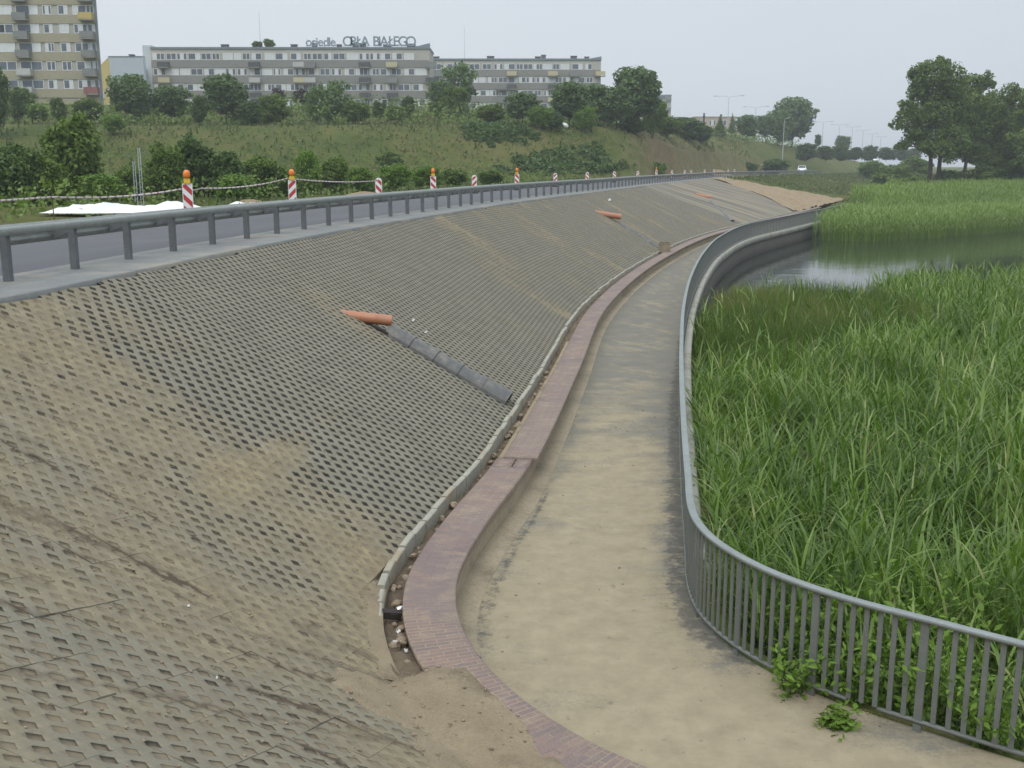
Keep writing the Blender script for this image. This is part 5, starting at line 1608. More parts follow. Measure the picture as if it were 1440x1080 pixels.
def ground_pts(x, y): return np.column_stack([x, y, ground_z(x[None, :], y[None, :])[0] - 0.03])
r = np.random.default_rng(91)
x = r.uniform(-75, 60, 90000); y = r.uniform(28, 230, 90000)
P2 = np.column_stack([x, y])
d_, _ = road_line.near(P2); h_, _ = hill.near(P2)
fov = (np.abs(x / y) < 0.52)
dens = np.clip(0.25 + 1.5 * (fbm(x/5, y/5, 8) - 0.35), 0.05, 1)
ok = fov & (d_ > 9.2) & (h_ < 30) & (r.random(90000) < dens)
x, y = x[ok], y[ok]
hh = (0.15 + 0.40 * r.random(len(x))**2) * np.clip(y / 70, 0.7, 1.3)
grass_obj('grass', ground_pts(x, y), hh, 0.05 + 0.10 * np.clip(y / 80, 0.5, 2) * np.ones(len(x)), 5, M['grass'])
x = r.uniform(20, 110, 60000); y = r.uniform(112, 300, 60000)
P2 = np.column_stack([x, y]); d_, _ = road_line.near(P2); dt, stt = toe.near(P2); df, _ = fence_c.near(P2)
ok = (d_ < 0.2) & (np.abs(x / y) < 0.52) & ((y > 134) | (df < -18))
Wt_ = np.interp(stt, toe.s, W_toe)
ok &= ~((dt > -1.2) & (dt < Wt_ + 1.5) & (stt < toe.s_at_y(154)))
x, y = x[ok], y[ok]
grass_obj('grass', ground_pts(x, y), 0.12 + 0.30 * r.random(len(x))**2, 0.22 * np.ones(len(x)), 6, M['grass'])
# undergrowth between the single shrubs: on the low verge and on the plateau in front of the blocks
def undergrowth(x, y, ok, hmax, scale, size, seed, mat):
    r = np.random.default_rng(seed)
    x, y = x[ok], y[ok]
    k = fbm(x / scale, y / scale, seed)
    m = k > 0.42
    x, y, k = x[m], y[m], k[m]
    top = hmax * np.clip((k - 0.40) * 4.5, 0.12, 1)
    hgt = top * r.random(len(x))**0.6
    cen = np.column_stack([x, y, ground_z(x[None, :], y[None, :])[0] + hgt])
    V, Q, v = leaf_cloud(cen, size * (0.6 + 0.8 * r.random(len(x))), r, np.tile([0, -0.2, 0.6], (len(x), 1)), np.clip(0.25 + 0.5 * r.random(len(x)) + 0.5 * (hgt / np.maximum(top, 0.01) - 0.5) * 0.4 + 0.8 * (fbm(x / 9, y / 9, seed + 4) - 0.5), 0, 1))
    tag(link('undergrowth', npmesh('undergrowth', V, Q, None, [M[mat]], attrs={'v': v})), kind='stuff')
r = np.random.default_rng(92)
x = r.uniform(-80, 105, 140000); y = r.uniform(122, 350, 140000)
P2 = np.column_stack([x, y]); h_, _ = hill.near(P2)
undergrowth(x, y, (np.abs(x / y) < 0.52) & (h_ > 0.5) & (h_ < 26) & (x < 105), 2.3, 6.0, 0.22, 21, 'leaf_mid')
x = r.uniform(-45, 45, 70000); y = r.uniform(34, 150, 70000)
P2 = np.column_stack([x, y]); d_, _ = road_line.near(P2); h_, _ = hill.near(P2)
undergrowth(x, y, (np.abs(x / y) < 0.52) & (d_ > 11.5) & (h_ < -14 + 10 * (x > 5)) , 1.3, 4.0, 0.11, 22, 'leaf_mid')
x = r.uniform(40, 100, 50000); y = r.uniform(128, 175, 50000)
P2 = np.column_stack([x, y]); d_, _ = road_line.near(P2)
undergrowth(x, y, (x / y > 0.345) & (x / y < 0.52) & (d_ < -20), 2.6, 5.0, 0.17, 23, 'leaf_mid')
x = r.uniform(-75, 70, 120000); y = r.uniform(60, 250, 120000)
P2 = np.column_stack([x, y]); h_, _ = hill.near(P2); d_, _ = road_line.near(P2)
undergrowth(x, y, (np.abs(x / y) < 0.52) & (h_ > -26) & (h_ < 1) & (d_ > 12), 0.55, 5.0, 0.14, 24, 'grass')
# low juniper ground cover: two dark patches on the slope
def patch(poly, n, seed, rows):
    r = np.random.default_rng(seed)
    pp = np.array(poly, float)
    X = r.uniform(pp[:, 0].min(), pp[:, 0].max(), n); Yp = r.uniform(pp[:, 1].min(), pp[:, 1].max(), n)
    ins = np.zeros(n, bool); j = len(pp) - 1
    for i in range(len(pp)):
        c = ((pp[i, 1] > Yp) != (pp[j, 1] > Yp)) & (X < (pp[j, 0]-pp[i, 0]) * (Yp-pp[i, 1]) / (pp[j, 1]-pp[i, 1] + 1e-9) + pp[i, 0])
        ins ^= c; j = i
    return X[ins], Yp[ins], r
def slope_hit(px, py):
    """point of the hill seen at a photo pixel"""
    ts = np.arange(50, 300, 0.5)
    x = (px - 720) / FPX; yy = -(py - 540) / FPX
    dr = np.array([x, math.cos(PITCH) + yy*math.sin(PITCH), -math.sin(PITCH) + yy*math.cos(PITCH)])
    P = dr * ts[:, None] + np.array([0, 0, EYE])
    z = ground_z(P[None, :, 0], P[None, :, 1])[0]
    b = np.where(P[:, 2] <= z)[0]
    return P[b[0]] if len(b) else None
for poly, seed in (([(648,182),(720,180),(760,196),(740,208),(690,210),(655,198)], 1), ([(690,248),(700,236),(740,218),(800,206),(840,208),(862,232),(900,240),(850,246),(760,250)], 2)):
    W_ = [slope_hit(px, py) for px, py in poly]
    W_ = [q[:2] for q in W_ if q is not None]
    X, Yp, r = patch(W_, 26000, seed, 0)
    m = fbm(X / 1.6, Yp / 1.6, 12) > 0.40
    X, Yp = X[m], Yp[m]
    hgt = 0.9 * np.clip((fbm(X / 1.6, Yp / 1.6, 12) - 0.38) * 4, 0.1, 1) * r.random(len(X))**0.7
    cen = np.column_stack([X, Yp, ground_z(X[None, :], Yp[None, :])[0] + hgt])
    V, Q, v = leaf_cloud(cen, 0.16 + 0.12 * r.random(len(X)), r, np.tile([0, -0.2, 0.7], (len(X), 1)))
    tag(link('juniper_ground_cover', npmesh('juniper_ground_cover', V, Q, None, [M['leaf_dark']], attrs={'v': v})), kind='stuff')

# ------------------------------------------------------------------ reeds
def reeds(P, hgt, nleaf, llen, lw, r, mat_v, droop=1.0, seg=3, stem_w=0.012):
    """reed plants: an upright stem and alternate leaves that arch over; returns quads"""
    n = len(P)
    la = r.random(n) * 2 * math.pi
    lean = np.column_stack([np.cos(la), np.sin(la), np.zeros(n)]) * (hgt * 0.10 * r.random(n))[:, None]
    Vs, Qs, vs = [], [], []
    off = 0
    # stem as a flat strip
    a = r.random(n) * 2 * math.pi
    sd = np.column_stack([np.cos(a), np.sin(a), np.zeros(n)]) * stem_w / 2
    top = P + lean + np.array([0, 0, 1]) * (hgt * 0.92)[:, None]
    V = np.stack([P - sd, P + sd, top + sd * 0.5, top - sd * 0.5], 1).reshape(-1, 3)
    Vs.append(V); Qs.append(np.arange(n*4).reshape(n, 4)); vs.append(np.repeat(mat_v * 0.7, 4)); off += n * 4
    for k in range(nleaf):
        f = 0.30 + 0.68 * (k + r.random(n) * 0.6) / nleaf
        az = la + k * 2.4 + r.normal(size=n) * 0.6
        d = np.column_stack([np.cos(az), np.sin(az), np.zeros(n)])
        side = np.column_stack([-np.sin(az), np.cos(az), 0.25 * r.normal(size=n)])
        L = llen * (0.6 + 0.7 * r.random(n)); wd = lw * (0.6 + 0.7 * r.random(n))
        base = P + lean * f[:, None] + np.array([0, 0, 1]) * (hgt * f * 0.95)[:, None]
        el = 1.08 + 0.36 * r.random(n) - 0.20 * (1 - f)               # start angle
        dr = droop * (0.6 + 1.3 * r.random(n))
        rows = []; p = base
        for s_ in range(seg + 1):
            t = s_ / seg
            w_ = wd * (0.55 + 0.45 * math.sin(math.pi * min(1, t * 1.3 + 0.2))) * (1 - t**3) + 0.001
            rows.append(np.stack([p - side * (w_/2)[:, None], p + side * (w_/2)[:, None]], 1))
            an = el - dr * (t + 0.5/seg)
            p = p + (d * np.cos(an)[:, None] + np.array([0, 0, 1]) * np.sin(an)[:, None]) * (L / seg)[:, None]
        V = np.concatenate(rows, 1)                                  # n, 2*(seg+1), 3
        m = 2 * (seg + 1)
        q = np.array([[2*s_, 2*s_+1, 2*s_+3, 2*s_+2] for s_ in range(seg)])
        Qs.append((np.arange(n)[:, None, None] * m + q[None] + off).reshape(-1, 4)); Vs.append(V.reshape(-1, 3))
        lv = np.where(mat_v > 0.95, 1.0, np.clip(mat_v * 0.6 + 0.42 * (r.random(n) - 0.2), 0, 0.85))
        vs.append(np.repeat(lv, m)); off += n * m
    return np.concatenate(Vs), np.concatenate(Qs), np.concatenate(vs)
def scatter(x0, x1, y0, y1, dens, r, test):
    n = int((x1-x0)*(y1-y0)*dens)
    x = r.uniform(x0, x1, n); y = r.uniform(y0, y1, n)
    P2 = np.column_stack([x, y]); df, _ = fence_c.near(P2)
    k = test(x, y, df)
    return np.column_stack([x[k], y[k], np.full(k.sum(), -1.45)]), df[k]
r = np.random.default_rng(17)
edge = lambda x: 41.0 + 0.62 * (x - 10) + 1.6 * np.sin(x * 0.8) + 2.5 * (fbm(x / 2.0, x * 0 + 3.3, 2) - 0.5)
infov = lambda x, y: (x / y < 0.60)
rushzone = lambda x, y: (y > 24 + 0.9 * (x - 5) + 3 * (fbm(x/3, y/3, 6) - 0.5)) & (x < 13 + 0.12 * (y - 30) + 4 * (fbm(x/4, y/4, 16) - 0.5))
tests = [(2, 9, 7.2, 16, 38, 8, 0.72, 0.034, 1), (2, 16, 16, 27, 34, 8, 0.72, 0.036, 1), (3, 36, 27, 62, 26, 6, 0.66, 0.042, 1)]
Vs, Qs, vs, off = [], [], [], 0
for x0, x1, y0, y1, dens, nl, ll, lw, _ in tests:
    t_ = lambda x, y, df: (df < -0.42 - 0.9 * sstep(13, 8, y)) & infov(x, y) & (y < edge(x)) & (~rushzone(x, y) | (r.random(len(x)) < 0.12)) & (fbm(x * 0.8, y * 0.8, 33) > 0.35)
    P, df = scatter(x0, x1, y0, y1, dens, r, t_)
    hv = fbm(P[:, 0] / 2.2, P[:, 1] / 2.2, 44)
    h = (1.85 + 1.6 * (hv - 0.33)) * (0.74 + 0.4 * r.random(len(P))) * (0.74 + 0.26 * sstep(0.2, 2.2, -df))
    P[:, 2] += 0.35 * sstep(1.6, 0.4, -df)
    V, Q, v = reeds(P, h, nl, ll, lw, r, np.clip(0.10 + 0.65 * r.random(len(P)) + 0.9 * (fbm(P[:, 0] / 1.4, P[:, 1] / 1.4, 45) - 0.5), 0, 0.85) + 0.8 * (r.random(len(P)) < 0.05), 0.8)
    Vs.append(V); Qs.append(Q + off); vs.append(v); off += len(V)
tag(link('reeds', npmesh('reeds', np.concatenate(Vs), np.concatenate(Qs), None, [M['reed']], attrs={'v': np.concatenate(vs)})), kind='stuff')
# bulrushes: upright narrow blades
t_ = lambda x, y, df: (df < -0.5) & infov(x, y) & (y < edge(x) + 0.5) & rushzone(x, y) & (fbm(x * 0.8, y * 0.8, 35) > 0.26)
P, df = scatter(4, 20, 23, 56, 60, r, t_)
n = len(P)
PP = np.repeat(P, 5, 0); PP[:, :2] += r.normal(size=(n*5, 2)) * 0.06
V, Q, T, v = blades(PP, (1.45 + 0.75 * r.random(n*5)) * (0.7 + 0.3 * sstep(0.3, 2.0, np.repeat(-df, 5))) * (0.75 + 0.5 * fbm(PP[:, 0] / 1.2, PP[:, 1] / 1.2, 48)), 0.026 + 0.018 * r.random(n*5), r, 0.28, np.clip(0.55 * r.random(n*5) + 1.3 * (fbm(PP[:, 0] / 2.0, PP[:, 1] / 2.0, 47) - 0.42) + 0.5 * (r.random(n*5) < 0.08), 0, 1))
tag(link('bulrushes', npmesh('bulrushes', V, Q, T, [M['rush']], attrs={'v': v})), kind='stuff')
# reed belt on the far shore
shore = lambda x: np.interp(x, [24, 27, 30, 37, 50, 75], [99, 92, 90.5, 95, 106, 118]) + 1.2 * (fbm(x / 1.5, x * 0 + 1.7, 4) - 0.5)
x = r.uniform(24, 80, 52000); y = r.uniform(88, 150, 52000)
dfar, _ = fence_c.near(np.column_stack([x, y]))
ok = (y > shore(x)) & (y < shore(x) + np.interp(x, [24, 40, 75], [22, 32, 34])) & (dfar < -0.8) & (x / y < 0.52)
x, y = x[ok], y[ok]
back = y - shore(x)
zb = np.maximum(-1.35 + 0 * x, ground_z(x[None, :], y[None, :])[0] - 0.1)
h = 2.65 * (0.75 + 0.35 * r.random(len(x))) * (0.85 + 0.35 * fbm(x/4, y/4, 66)) * np.interp(back, [0, 1.2, 4], [0.8, 1, 1])
V, Q, v = reeds(np.column_stack([x, y, zb]), h, 4, 0.55, 0.07, r, np.clip(0.3 + 0.5 * r.random(len(x)), 0, 1), 0.7, 2, 0.03)
tag(link('reeds', npmesh('reeds', V, Q, None, [M['reed']], attrs={'v': v})), kind='stuff')
# cattails
CT = [(1107,607,'cattail nearest the railing, dark head'),(1199,632,'dark cattail left of the pale dry stalk'),(1224,606,'tall dark cattail left of the close pair'),(1241,640,'dark cattail between the tall one and the close pair'),(1269,628,'left cattail of the close pair'),(1284,637,'right cattail of the close pair')]
for px, py, lab in CT:
    Y = 17.5 + (px % 5) * 0.4; p = at(px, py, Y=Y)
    t = tag(empty('cattail', (p[0], p[1], -1.4)), lab, 'cattail', 'cattails among the reeds')
    hh = p[2] + 1.4
    MB().tube([(0,0,0),(0.02,0,hh*0.5),(0.01,0.01,hh-0.1)], 0.006, 6).build('stalk', M['reed'], t)
    MB().lathe([(0.0,hh-0.13),(0.014,hh-0.12),(0.016,hh),(0.016,hh+0.1),(0.01,hh+0.115),(0.003,hh+0.12),(0.003,hh+0.2),(0.0,hh+0.2)], 8, c=(0.01,0.01)).build('seed_head', M['inside'], t, smooth=True)
for px, py, lab in ((1138,640,'dry yellow reed stalk bent among the green reeds'), (1222,620,'short pale broken reed stalk beside the cattails')):
    Y = 17.0; p = at(px, py, Y=Y)
    t = tag(empty('dry_reed', (p[0], p[1], -1.4)), lab, 'reed')
    hh = p[2] + 1.4
    MB().tube([(0,0,0),(0.0,0.02,hh*0.6),(0.02,0,hh)], 0.012, 6).build('stalk', M['dryleaf'], t)
    MB().add([(0.02,0,hh-0.2),(0.05,0,hh-0.18),(0.19,0.02,hh+0.14),(0.17,0.02,hh+0.16)], [(0,1,2,3)]).add([(0.0,0,hh-0.15),(0.03,0,hh-0.16),(-0.10,0.03,hh+0.1),(-0.12,0.03,hh+0.09)], [(0,1,2,3)]).build('dry_blade', M['dryleaf'], t)
# weeds by the railing
def weed(x, y, z, h, w, seed, label, mat='leaf_fresh'):
    r = np.random.default_rng(seed); q = random.Random(seed)
    t = tag(empty('weed', (x, y, z)), label, 'weed', 'leafy weeds at the railing')
    st = MB(); C_, vv = [], []
    for k in range(int(10 + 12 * w)):
        a = q.uniform(0, 6.28); d = q.uniform(0.2, 1.0) * w
        e = Vector((math.cos(a)*d, math.sin(a)*d, h * q.uniform(0.6, 1.0)))
        st.tube([(math.cos(a)*0.03, math.sin(a)*0.03, 0), e * 0.55 + Vector((0, 0, 0.10*h)), e], [0.006, 0.005, 0.002], 5)
        for j in range(34):
            f = q.uniform(0.25, 1.0)
            c = e * f + Vector((q.gauss(0, 0.055), q.gauss(0, 0.055), q.gauss(0.02, 0.05)))
            C_.append(tuple(c)); vv.append(min(1, 0.2 + 0.6 * f * q.random() + 0.2 * q.random()))
    V, Q, v = leaf_cloud(np.array(C_), 0.045 * (0.6 + 0.8 * r.random(len(C_))), r, np.tile([0, 0, 0.8], (len(C_), 1)), np.array(vv), 0.42)
    link('leaves', npmesh('leaves', V, Q, None, [M[mat]], attrs={'v': v}), t)
    st.build('stems', M['reed'], t)
for px, py, Y, h, w_, lab in [
 (1187,1012,8.9,0.30,0.15,'bright weed growing through the gap in the bottom rail'),
 (1128,975,9.6,0.70,0.32,'bright green weed behind the bars left of the rail gap'),
 (1215,985,9.5,0.95,0.55,'large leafy weed behind the bars right of the rail gap'),
 (1285,1000,9.3,1.05,0.6,'large leafy weed behind the middle of the right bars'),
 (1350,1020,9.4,0.95,0.6,'leafy weed behind the bars near the right edge'),
 (1160,930,10.6,0.9,0.55,'weed further back behind the bars left of the rail gap'),
 (1240,910,10.6,1.15,0.6,'tall weed clump between railing and reeds'),
 (1320,930,10.4,1.1,0.6,'weed clump between railing and reeds near the right edge'),
 (1410,1040,8.6,0.70,0.40,'weed low at the foot of the bars by the right edge'),
 (1090,900,11.2,0.55,0.28,'small weed behind the bars at the start of the bend')]:
    X = xpx(px, Y, 240) * 1.08
    weed(X, Y, {True: -0.15, False: -0.5}[Y < 9.3], h + (0.0 if Y < 9.3 else 0.3), w_, int(px), lab)
weed(at(1283,860,Y=11.0)[0], 11.0, -1.0, 1.75, 0.22, 999, 'tall yellowish weed rising out of the reeds above the handrail')

# ------------------------------------------------------------------ apartment blocks
def frame_window(w_, h_, style, glass):
    """window mesh: white frame, mullions and panes set back; origin at lower left, facing -y"""
    mb = MB(); f = 0.10
    mb.box(0, w_, -0.05, 0.06, 0, f).box(0, w_, -0.05, 0.06, h_-f, h_).box(0, f, -0.05, 0.06, f, h_-f).box(w_-f, w_, -0.05, 0.06, f, h_-f)
    for m in style: mb.box(w_*m-0.06, w_*m+0.06, -0.04, 0.05, f, h_-f)
    cuts = [f/w_] + list(style) + [1-f/w_]
    for k in range(len(cuts)-1):
        mb.box(w_*cuts[k]+0.0, w_*cuts[k+1]-0.0, 0.0, 0.03, f, h_-f, glass[k % len(glass)])
    return mb.mesh('window', [M['frame'], M['glass'], M['glassdark'], M['curtain'], M['tealcurtain']])
WIN = {}
def get_window(w_, h_, key, q):
    styles = [((0.62,), (1, 3)), ((0.4,), (3, 1)), ((0.33, 0.66), (1, 3, 1)), ((0.5,), (1, 1)), ((0.33, 0.66), (3, 1, 1)), ((0.55,), (2, 1)), ((0.5,), (3, 3)), ((0.3,), (1, 4))]
    wts = [5, 4, 4, 5, 3, 1, 3, 1]
    i = q.choices(range(8), [5, 4, 4, 5, 3, 1, 3, 0.25])[0]
    k = (key, i)
    if k not in WIN: WIN[k] = frame_window(w_, h_, *styles[i])
    return WIN[k]
def balcony(root, x, z, w_, mat, q, depth=1.1):
    b = MB().box(x, x+w_, -depth, -0.003, z-0.14, z).build('balcony', M['panel'], root)
    MB().box(x+0.02, x+w_-0.02, -depth+0.02, -depth+0.07, z+0.08, z+1.0).box(x+0.02, x+0.07, -depth+0.072, -0.03, z+0.08, z+1.0).box(x+w_-0.07, x+w_-0.02, -depth+0.072, -0.03, z+0.08, z+1.0).build('railing_panel', M[mat], b)
def roof_bits(root, xs, z, depth, q):
    for x, w_, h_ in xs:
        y = q.uniform(1.5, 4.0)
        MB().box(x, x+w_, y, y+1.0, z-0.02, z+h_).box(x-0.08, x+w_+0.08, y-0.08, y+1.08, z+h_, z+h_+0.12).build('roof_vent', M['roofdark'], root)
BMATS = ['balc', 'balcdark', 'balc', 'balccream', 'balcdark', 'balcpale', 'balcdark']

def long_block(x_left, width, Y, z_roof, floor_h, nfl, label, seed, bal_cols, vents, rz=0.0):
    q = random.Random(seed)
    t = tag(empty('apartment_block', (x_left, Y, z_roof - floor_h*nfl - 0.9), rz), label, 'building', 'grey apartment blocks on the hill')
    H = floor_h*nfl + 0.9
    MB().box(0, width, 0.06, 11, -3, H-0.25).build('wall', M['pier'], t)
    MB().box(-0.12, width+0.12, -0.14, 11.1, H-0.25, H+0.12).build('roof_edge', M['parapet'], t)
    wins = []
    sp = MB()
    for f in range(nfl):
        z = f*floor_h
        # grey spandrel panel under the windows of each floor
        sp.box(0.0, width, -0.10, 0.055, z + 0.02, z + floor_h*0.50)
    sp.build('spandrel', M['panel'], t)
    for f in range(nfl):
        z = f*floor_h + floor_h*0.52
        x = 0.3
        while x < width - 1.4:
            w_ = q.choice([1.5, 2.0, 2.0, 2.4])
            if x + w_ > width - 0.2: break
            wins.append((x, z, w_)); x += w_ + q.choice([0.12, 0.2, 0.3, 0.6])
    wins.sort(key=lambda a: -a[1])                            # upper floors first: those are in view
    rest = []
    h_ = floor_h*0.44
    for k, (x, z, w_) in enumerate(wins):
        me = get_window(w_, h_, ('L', w_, round(h_, 2)), q)
        if k < 98: link('window', me, t, (x, 0, z))
        else: rest.append((x, z, me))
    if rest:
        mb = MB()
        for x, z, me in rest:
            b = len(mb.v)
            mb.v += [(v.co.x + x, v.co.y, v.co.z + z) for v in me.vertices]
            for p in me.polygons: mb.f.append(tuple(b + i for i in p.vertices)); mb.m.append(p.material_index)
        tag(mb.build('window', [M['frame'], M['glass'], M['glassdark'], M['curtain'], M['tealcurtain']], t), kind='stuff')
    for cx, w_ in bal_cols:
        for f in range(1, nfl):
            if q.random() < 0.12: continue
            balcony(t, cx, f*floor_h + 0.05, w_, q.choice(BMATS), q)
    roof_bits(t, vents, H + 0.12, 11, q)
    return t, H
sc1 = 220 / FPX
X1 = xpx(213, 220, 90); Wd1 = xpx(604, 220, 90) - X1
ZR1 = zpy(67, 220)
lb, H1 = long_block(X1, Wd1, 220, ZR1, 2.95, 5, 'long grey apartment block with roof lettering', 5,
    [(1.4,2.3),(13.6,2.2),(19.4,2.2),(28.2,2.2),(30.4,2.2),(41.2,2.2),(46.6,2.2),(54.4,2.2)], [(13.0,1.4,0.8),(27.2,1.2,0.7),(31.5,0.9,0.9),(39.6,1.2,0.9),(41.0,1.2,0.9),(45.6,1.6,0.8),(50.6,1.6,0.7),(36.4,0.9,0.7),(54.2,0.8,0.6)])
MB().box(-1.7, -0.002, 0.3, 11.2, -3, H1+0.5).build('gable_wall', M['gable'], lb)
MB().prism([(Wd1-3.2, H1+0.122),(Wd1+0.1, H1+0.122),(Wd1+0.1, H1+0.9)], 0.2, 0.5).build('roof_corner', M['parapet'], lb)
sc2 = 248 / FPX
X2 = xpx(606, 248, 100); Wd2 = xpx(845, 248, 100) - X2; ZR2 = zpy(83, 248)
lb2, H2 = long_block(X2, Wd2, 248, ZR2, 2.85, 5, 'plain grey apartment block without lettering, right of the lettered one', 9,
    [(0.6,2.3),(14.6,2.2),(17.0,2.2),(26.2,2.2),(31.0,2.2),(36.8,2.2)], [(0.2,1.4,0.7),(12.5,1.6,0.7),(23.4,1.3,0.7),(24.8,1.0,1.0),(31.4,1.4,0.7),(34.6,1.0,0.6)])
MB().prism([(Wd2-2.6, H2+0.122),(Wd2+0.1, H2+0.122),(Wd2+0.1, H2+0.6)], 0.2, 0.5).build('roof_corner', M['parapet'], lb2)
# roof lettering
ls = tag(empty('roof_lettering', (0, 220.8, ZR1)), 'large grey metal letters spelling osiedle ORŁA BIAŁEGO on the block roof', 'sign')
def text_mesh(ch, size):
    cu = bpy.data.curves.new('letter', 'FONT'); cu.body = ch; cu.size = size; cu.extrude = 0.10; cu.offset = 0.03
    o = bpy.data.objects.new('letter_src', cu); C.objects.link(o)
    dg = bpy.context.evaluated_depsgraph_get(); dg.update()
    me = bpy.data.meshes.new_from_object(o.evaluated_get(dg)); wv = [v.co.x for v in me.vertices]
    bpy.data.objects.remove(o); bpy.data.curves.remove(cu)
    me.materials.clear(); me.materials.append(M['letter']); me.name = 'letter'
    return me, min(wv), max(wv)
def word(txt, px0, px1, size):
    x0, x1 = xpx(px0, 220.8, 60), xpx(px1, 220.8, 60)
    ms = [text_mesh(c, size) for c in txt]
    tot = sum(b - a for _, a, b in ms); gp_ = (x1 - x0 - tot) / max(1, len(ms) - 1)
    x = x0
    for me, a, b in ms:
        o = link('letter', me, ls, (x - a, 0, 0.40), (math.pi/2, 0, 0)); x += (b - a) + gp_
word('osiedle', 430, 472, 2.35); word('ORŁA', 482, 520, 2.65); word('BIAŁEGO', 525, 585, 2.65)
mb = MB()
for px in range(432, 586, 6):
    if 472 < px < 482: continue
    x = xpx(px, 220.8, 60); mb.tube([(x,0.1,-0.0),(x,0.1,1.9)], 0.02, 4) if px % 12 == 0 else None
    mb.tube([(x,0.15,0.5),(x,1.1,0.0)], 0.02, 4)
for a_, b_ in ((430,473),(482,520),(525,586)): mb.tube([(xpx(a_, 220.8, 60),0.12,0.42),(xpx(b_, 220.8, 60),0.12,0.42)], 0.05, 4)
mb.build('support_frame', M['letter'], ls)
for px, top, Y, zb, lab in ((364,15,221,ZR1+0.1,'thin radio mast on the roof of the lettered block'), (653,38,249,ZR2+0.1,'thin radio mast on the roof of the plain grey block')):
    p = at(px, top, Y=Y + 2)
    t = tag(empty('radio_mast', (p[0], Y + 2, zb)), lab, 'mast', 'radio masts on the roofs')
    MB().tube([(0,0,0),(0,0,p[2]-zb)], [0.06, 0.03], 6).build('mast_tube', M['lamp'], t)
    MB().box(-0.3,0.3,-0.3,0.3,-0.02,0.12).build('foot_plate', M['lamp'], t)
for px, wd, top, lab in ((370, 16, 58, 'left green bush growing on the roof of the lettered block'), (386, 18, 55, 'right green bush growing on the roof of the lettered block')):
    Y = 223
    t = plant('mid', px, 66, top, wd, Y, lab, 'bush', 'roof_bush', 'bushes on the roof', z=ZR1 + 0.05)

# the gable block between tower and long block
Yg = 200; kg = Yg / FPX
xg0, xg1 = xpx(155, Yg, 110), xpx(203, Yg, 110)
zg = zpy(80, Yg); zb_ = 8.0
t = tag(empty('gable_block', (xg0, Yg, zb_)), 'pale blue windowless gable with an ochre side wall', 'building')
MB().box(0, xg1-xg0, 0, 1.2, -1, zg-zb_).build('gable_wall', M['gable'], t)
MB().add([(-0.004,0.0,-1),(-0.004,0.0,zg-zb_),(-9.5,20,zg-zb_),(-9.5,20,-1),(-0.004,20,-1),(-0.004,20,zg-zb_)], [(0,1,2,3),(0,4,5,1),(1,5,2),(2,5,4,3)]).build('side_wall', M['ochre'], t)
MB().box(-0.1, xg1-xg0+0.002, -0.08, 1.3, zg-zb_+0.002, zg-zb_+0.14).build('roof_edge', M['parapet'], t)
roof_bits(t, [(2.3,0.8,0.7)], zg-zb_+0.02, 10, random.Random(2))
for k in range(4):
    for j in range(2):
        MB().add([(-0.475*a_-0.05, a_, b_) for a_, b_ in ((3+j*8,1.5+k*2.8),(5.5+j*8,1.5+k*2.8),(5.5+j*8,2.9+k*2.8),(3+j*8,2.9+k*2.8))], [(0,1,2,3)]).build('window', M['glass'], t)

# tower
kt = 165 / FPX
xt1 = xpx(137.5, 165, 70); zt0 = 12.6
fh = (zpy(20.5, 165) - zpy(125, 165)) / 4
# sill level of the lowest row of windows is seen at 125
zrow = zpy(125, 165)
tw = tag(empty('tower_block', (xt1, 165, zrow)), 'tall beige apartment tower cut off by the left edge', 'building')
Wt = 19.0; NF = 8
def plan(pts, z0, z1): 
    n_ = len(pts)
    return MB().add([(x, y, z0) for x, y in pts] + [(x, y, z1) for x, y in pts], [tuple(range(n_))[::-1], tuple(range(n_, 2*n_))] + [(i, (i+1) % n_, n_+(i+1) % n_, n_+i) for i in range(n_)])
plan([(-Wt, 0.06), (0, 0.06), (-6.2, 15), (-Wt, 15)], -6, NF*fh).build('wall', M['pier'], tw)
plan([(0.002, -0.10), (0.34, -0.10), (-5.8, 15.1), (-6.14, 15.1)], -6, NF*fh+0.1).build('corner_wall', M['parapet'], tw)
plan([(-Wt-0.1, -0.14), (0.4, -0.14), (-5.7, 15.2), (-Wt-0.1, 15.2)], NF*fh+0.102, NF*fh+0.5).build('roof_edge', M['parapet'], tw)
sp = MB()
for f in range(-1, NF): sp.box(-Wt, 0.0, -0.10, 0.055, f*fh + fh*0.52, (f+1)*fh - 0.05)
sp.box(-Wt, 0.0, -0.10, 0.055, -6, -fh*0.48 - 0.3)
sp.build('spandrel', M['band'], tw)
q = random.Random(12)
cols = [(-17.5,2.4,0),(-15.1,2.9,0),(-11.7,3.3,1),(-7.75,1.35,0),(-5.45,1.45,0),(-3.30,2.0,0),(-1.25,1.1,1)]
rest = []
for f in range(NF):
    for x, w_, _b in cols:
        me = get_window(w_, fh*0.50, ('T', w_), q)
        link('window', me, tw, (x, 0, f*fh))
bm = {5: 'balcyellow', 1: 'balcred'}
for f in range(0, NF):
    balcony(tw, -11.9, f*fh - fh*0.30, 2.1, q.choice(['balc','balcpale','balc']), q, 1.2)
    mat = {4: 'balcyellow', 0: 'balcred'}.get(f, 'balc')
    balcony(tw, -2.15, f*fh - fh*0.30, 2.0, mat, q, 1.2)

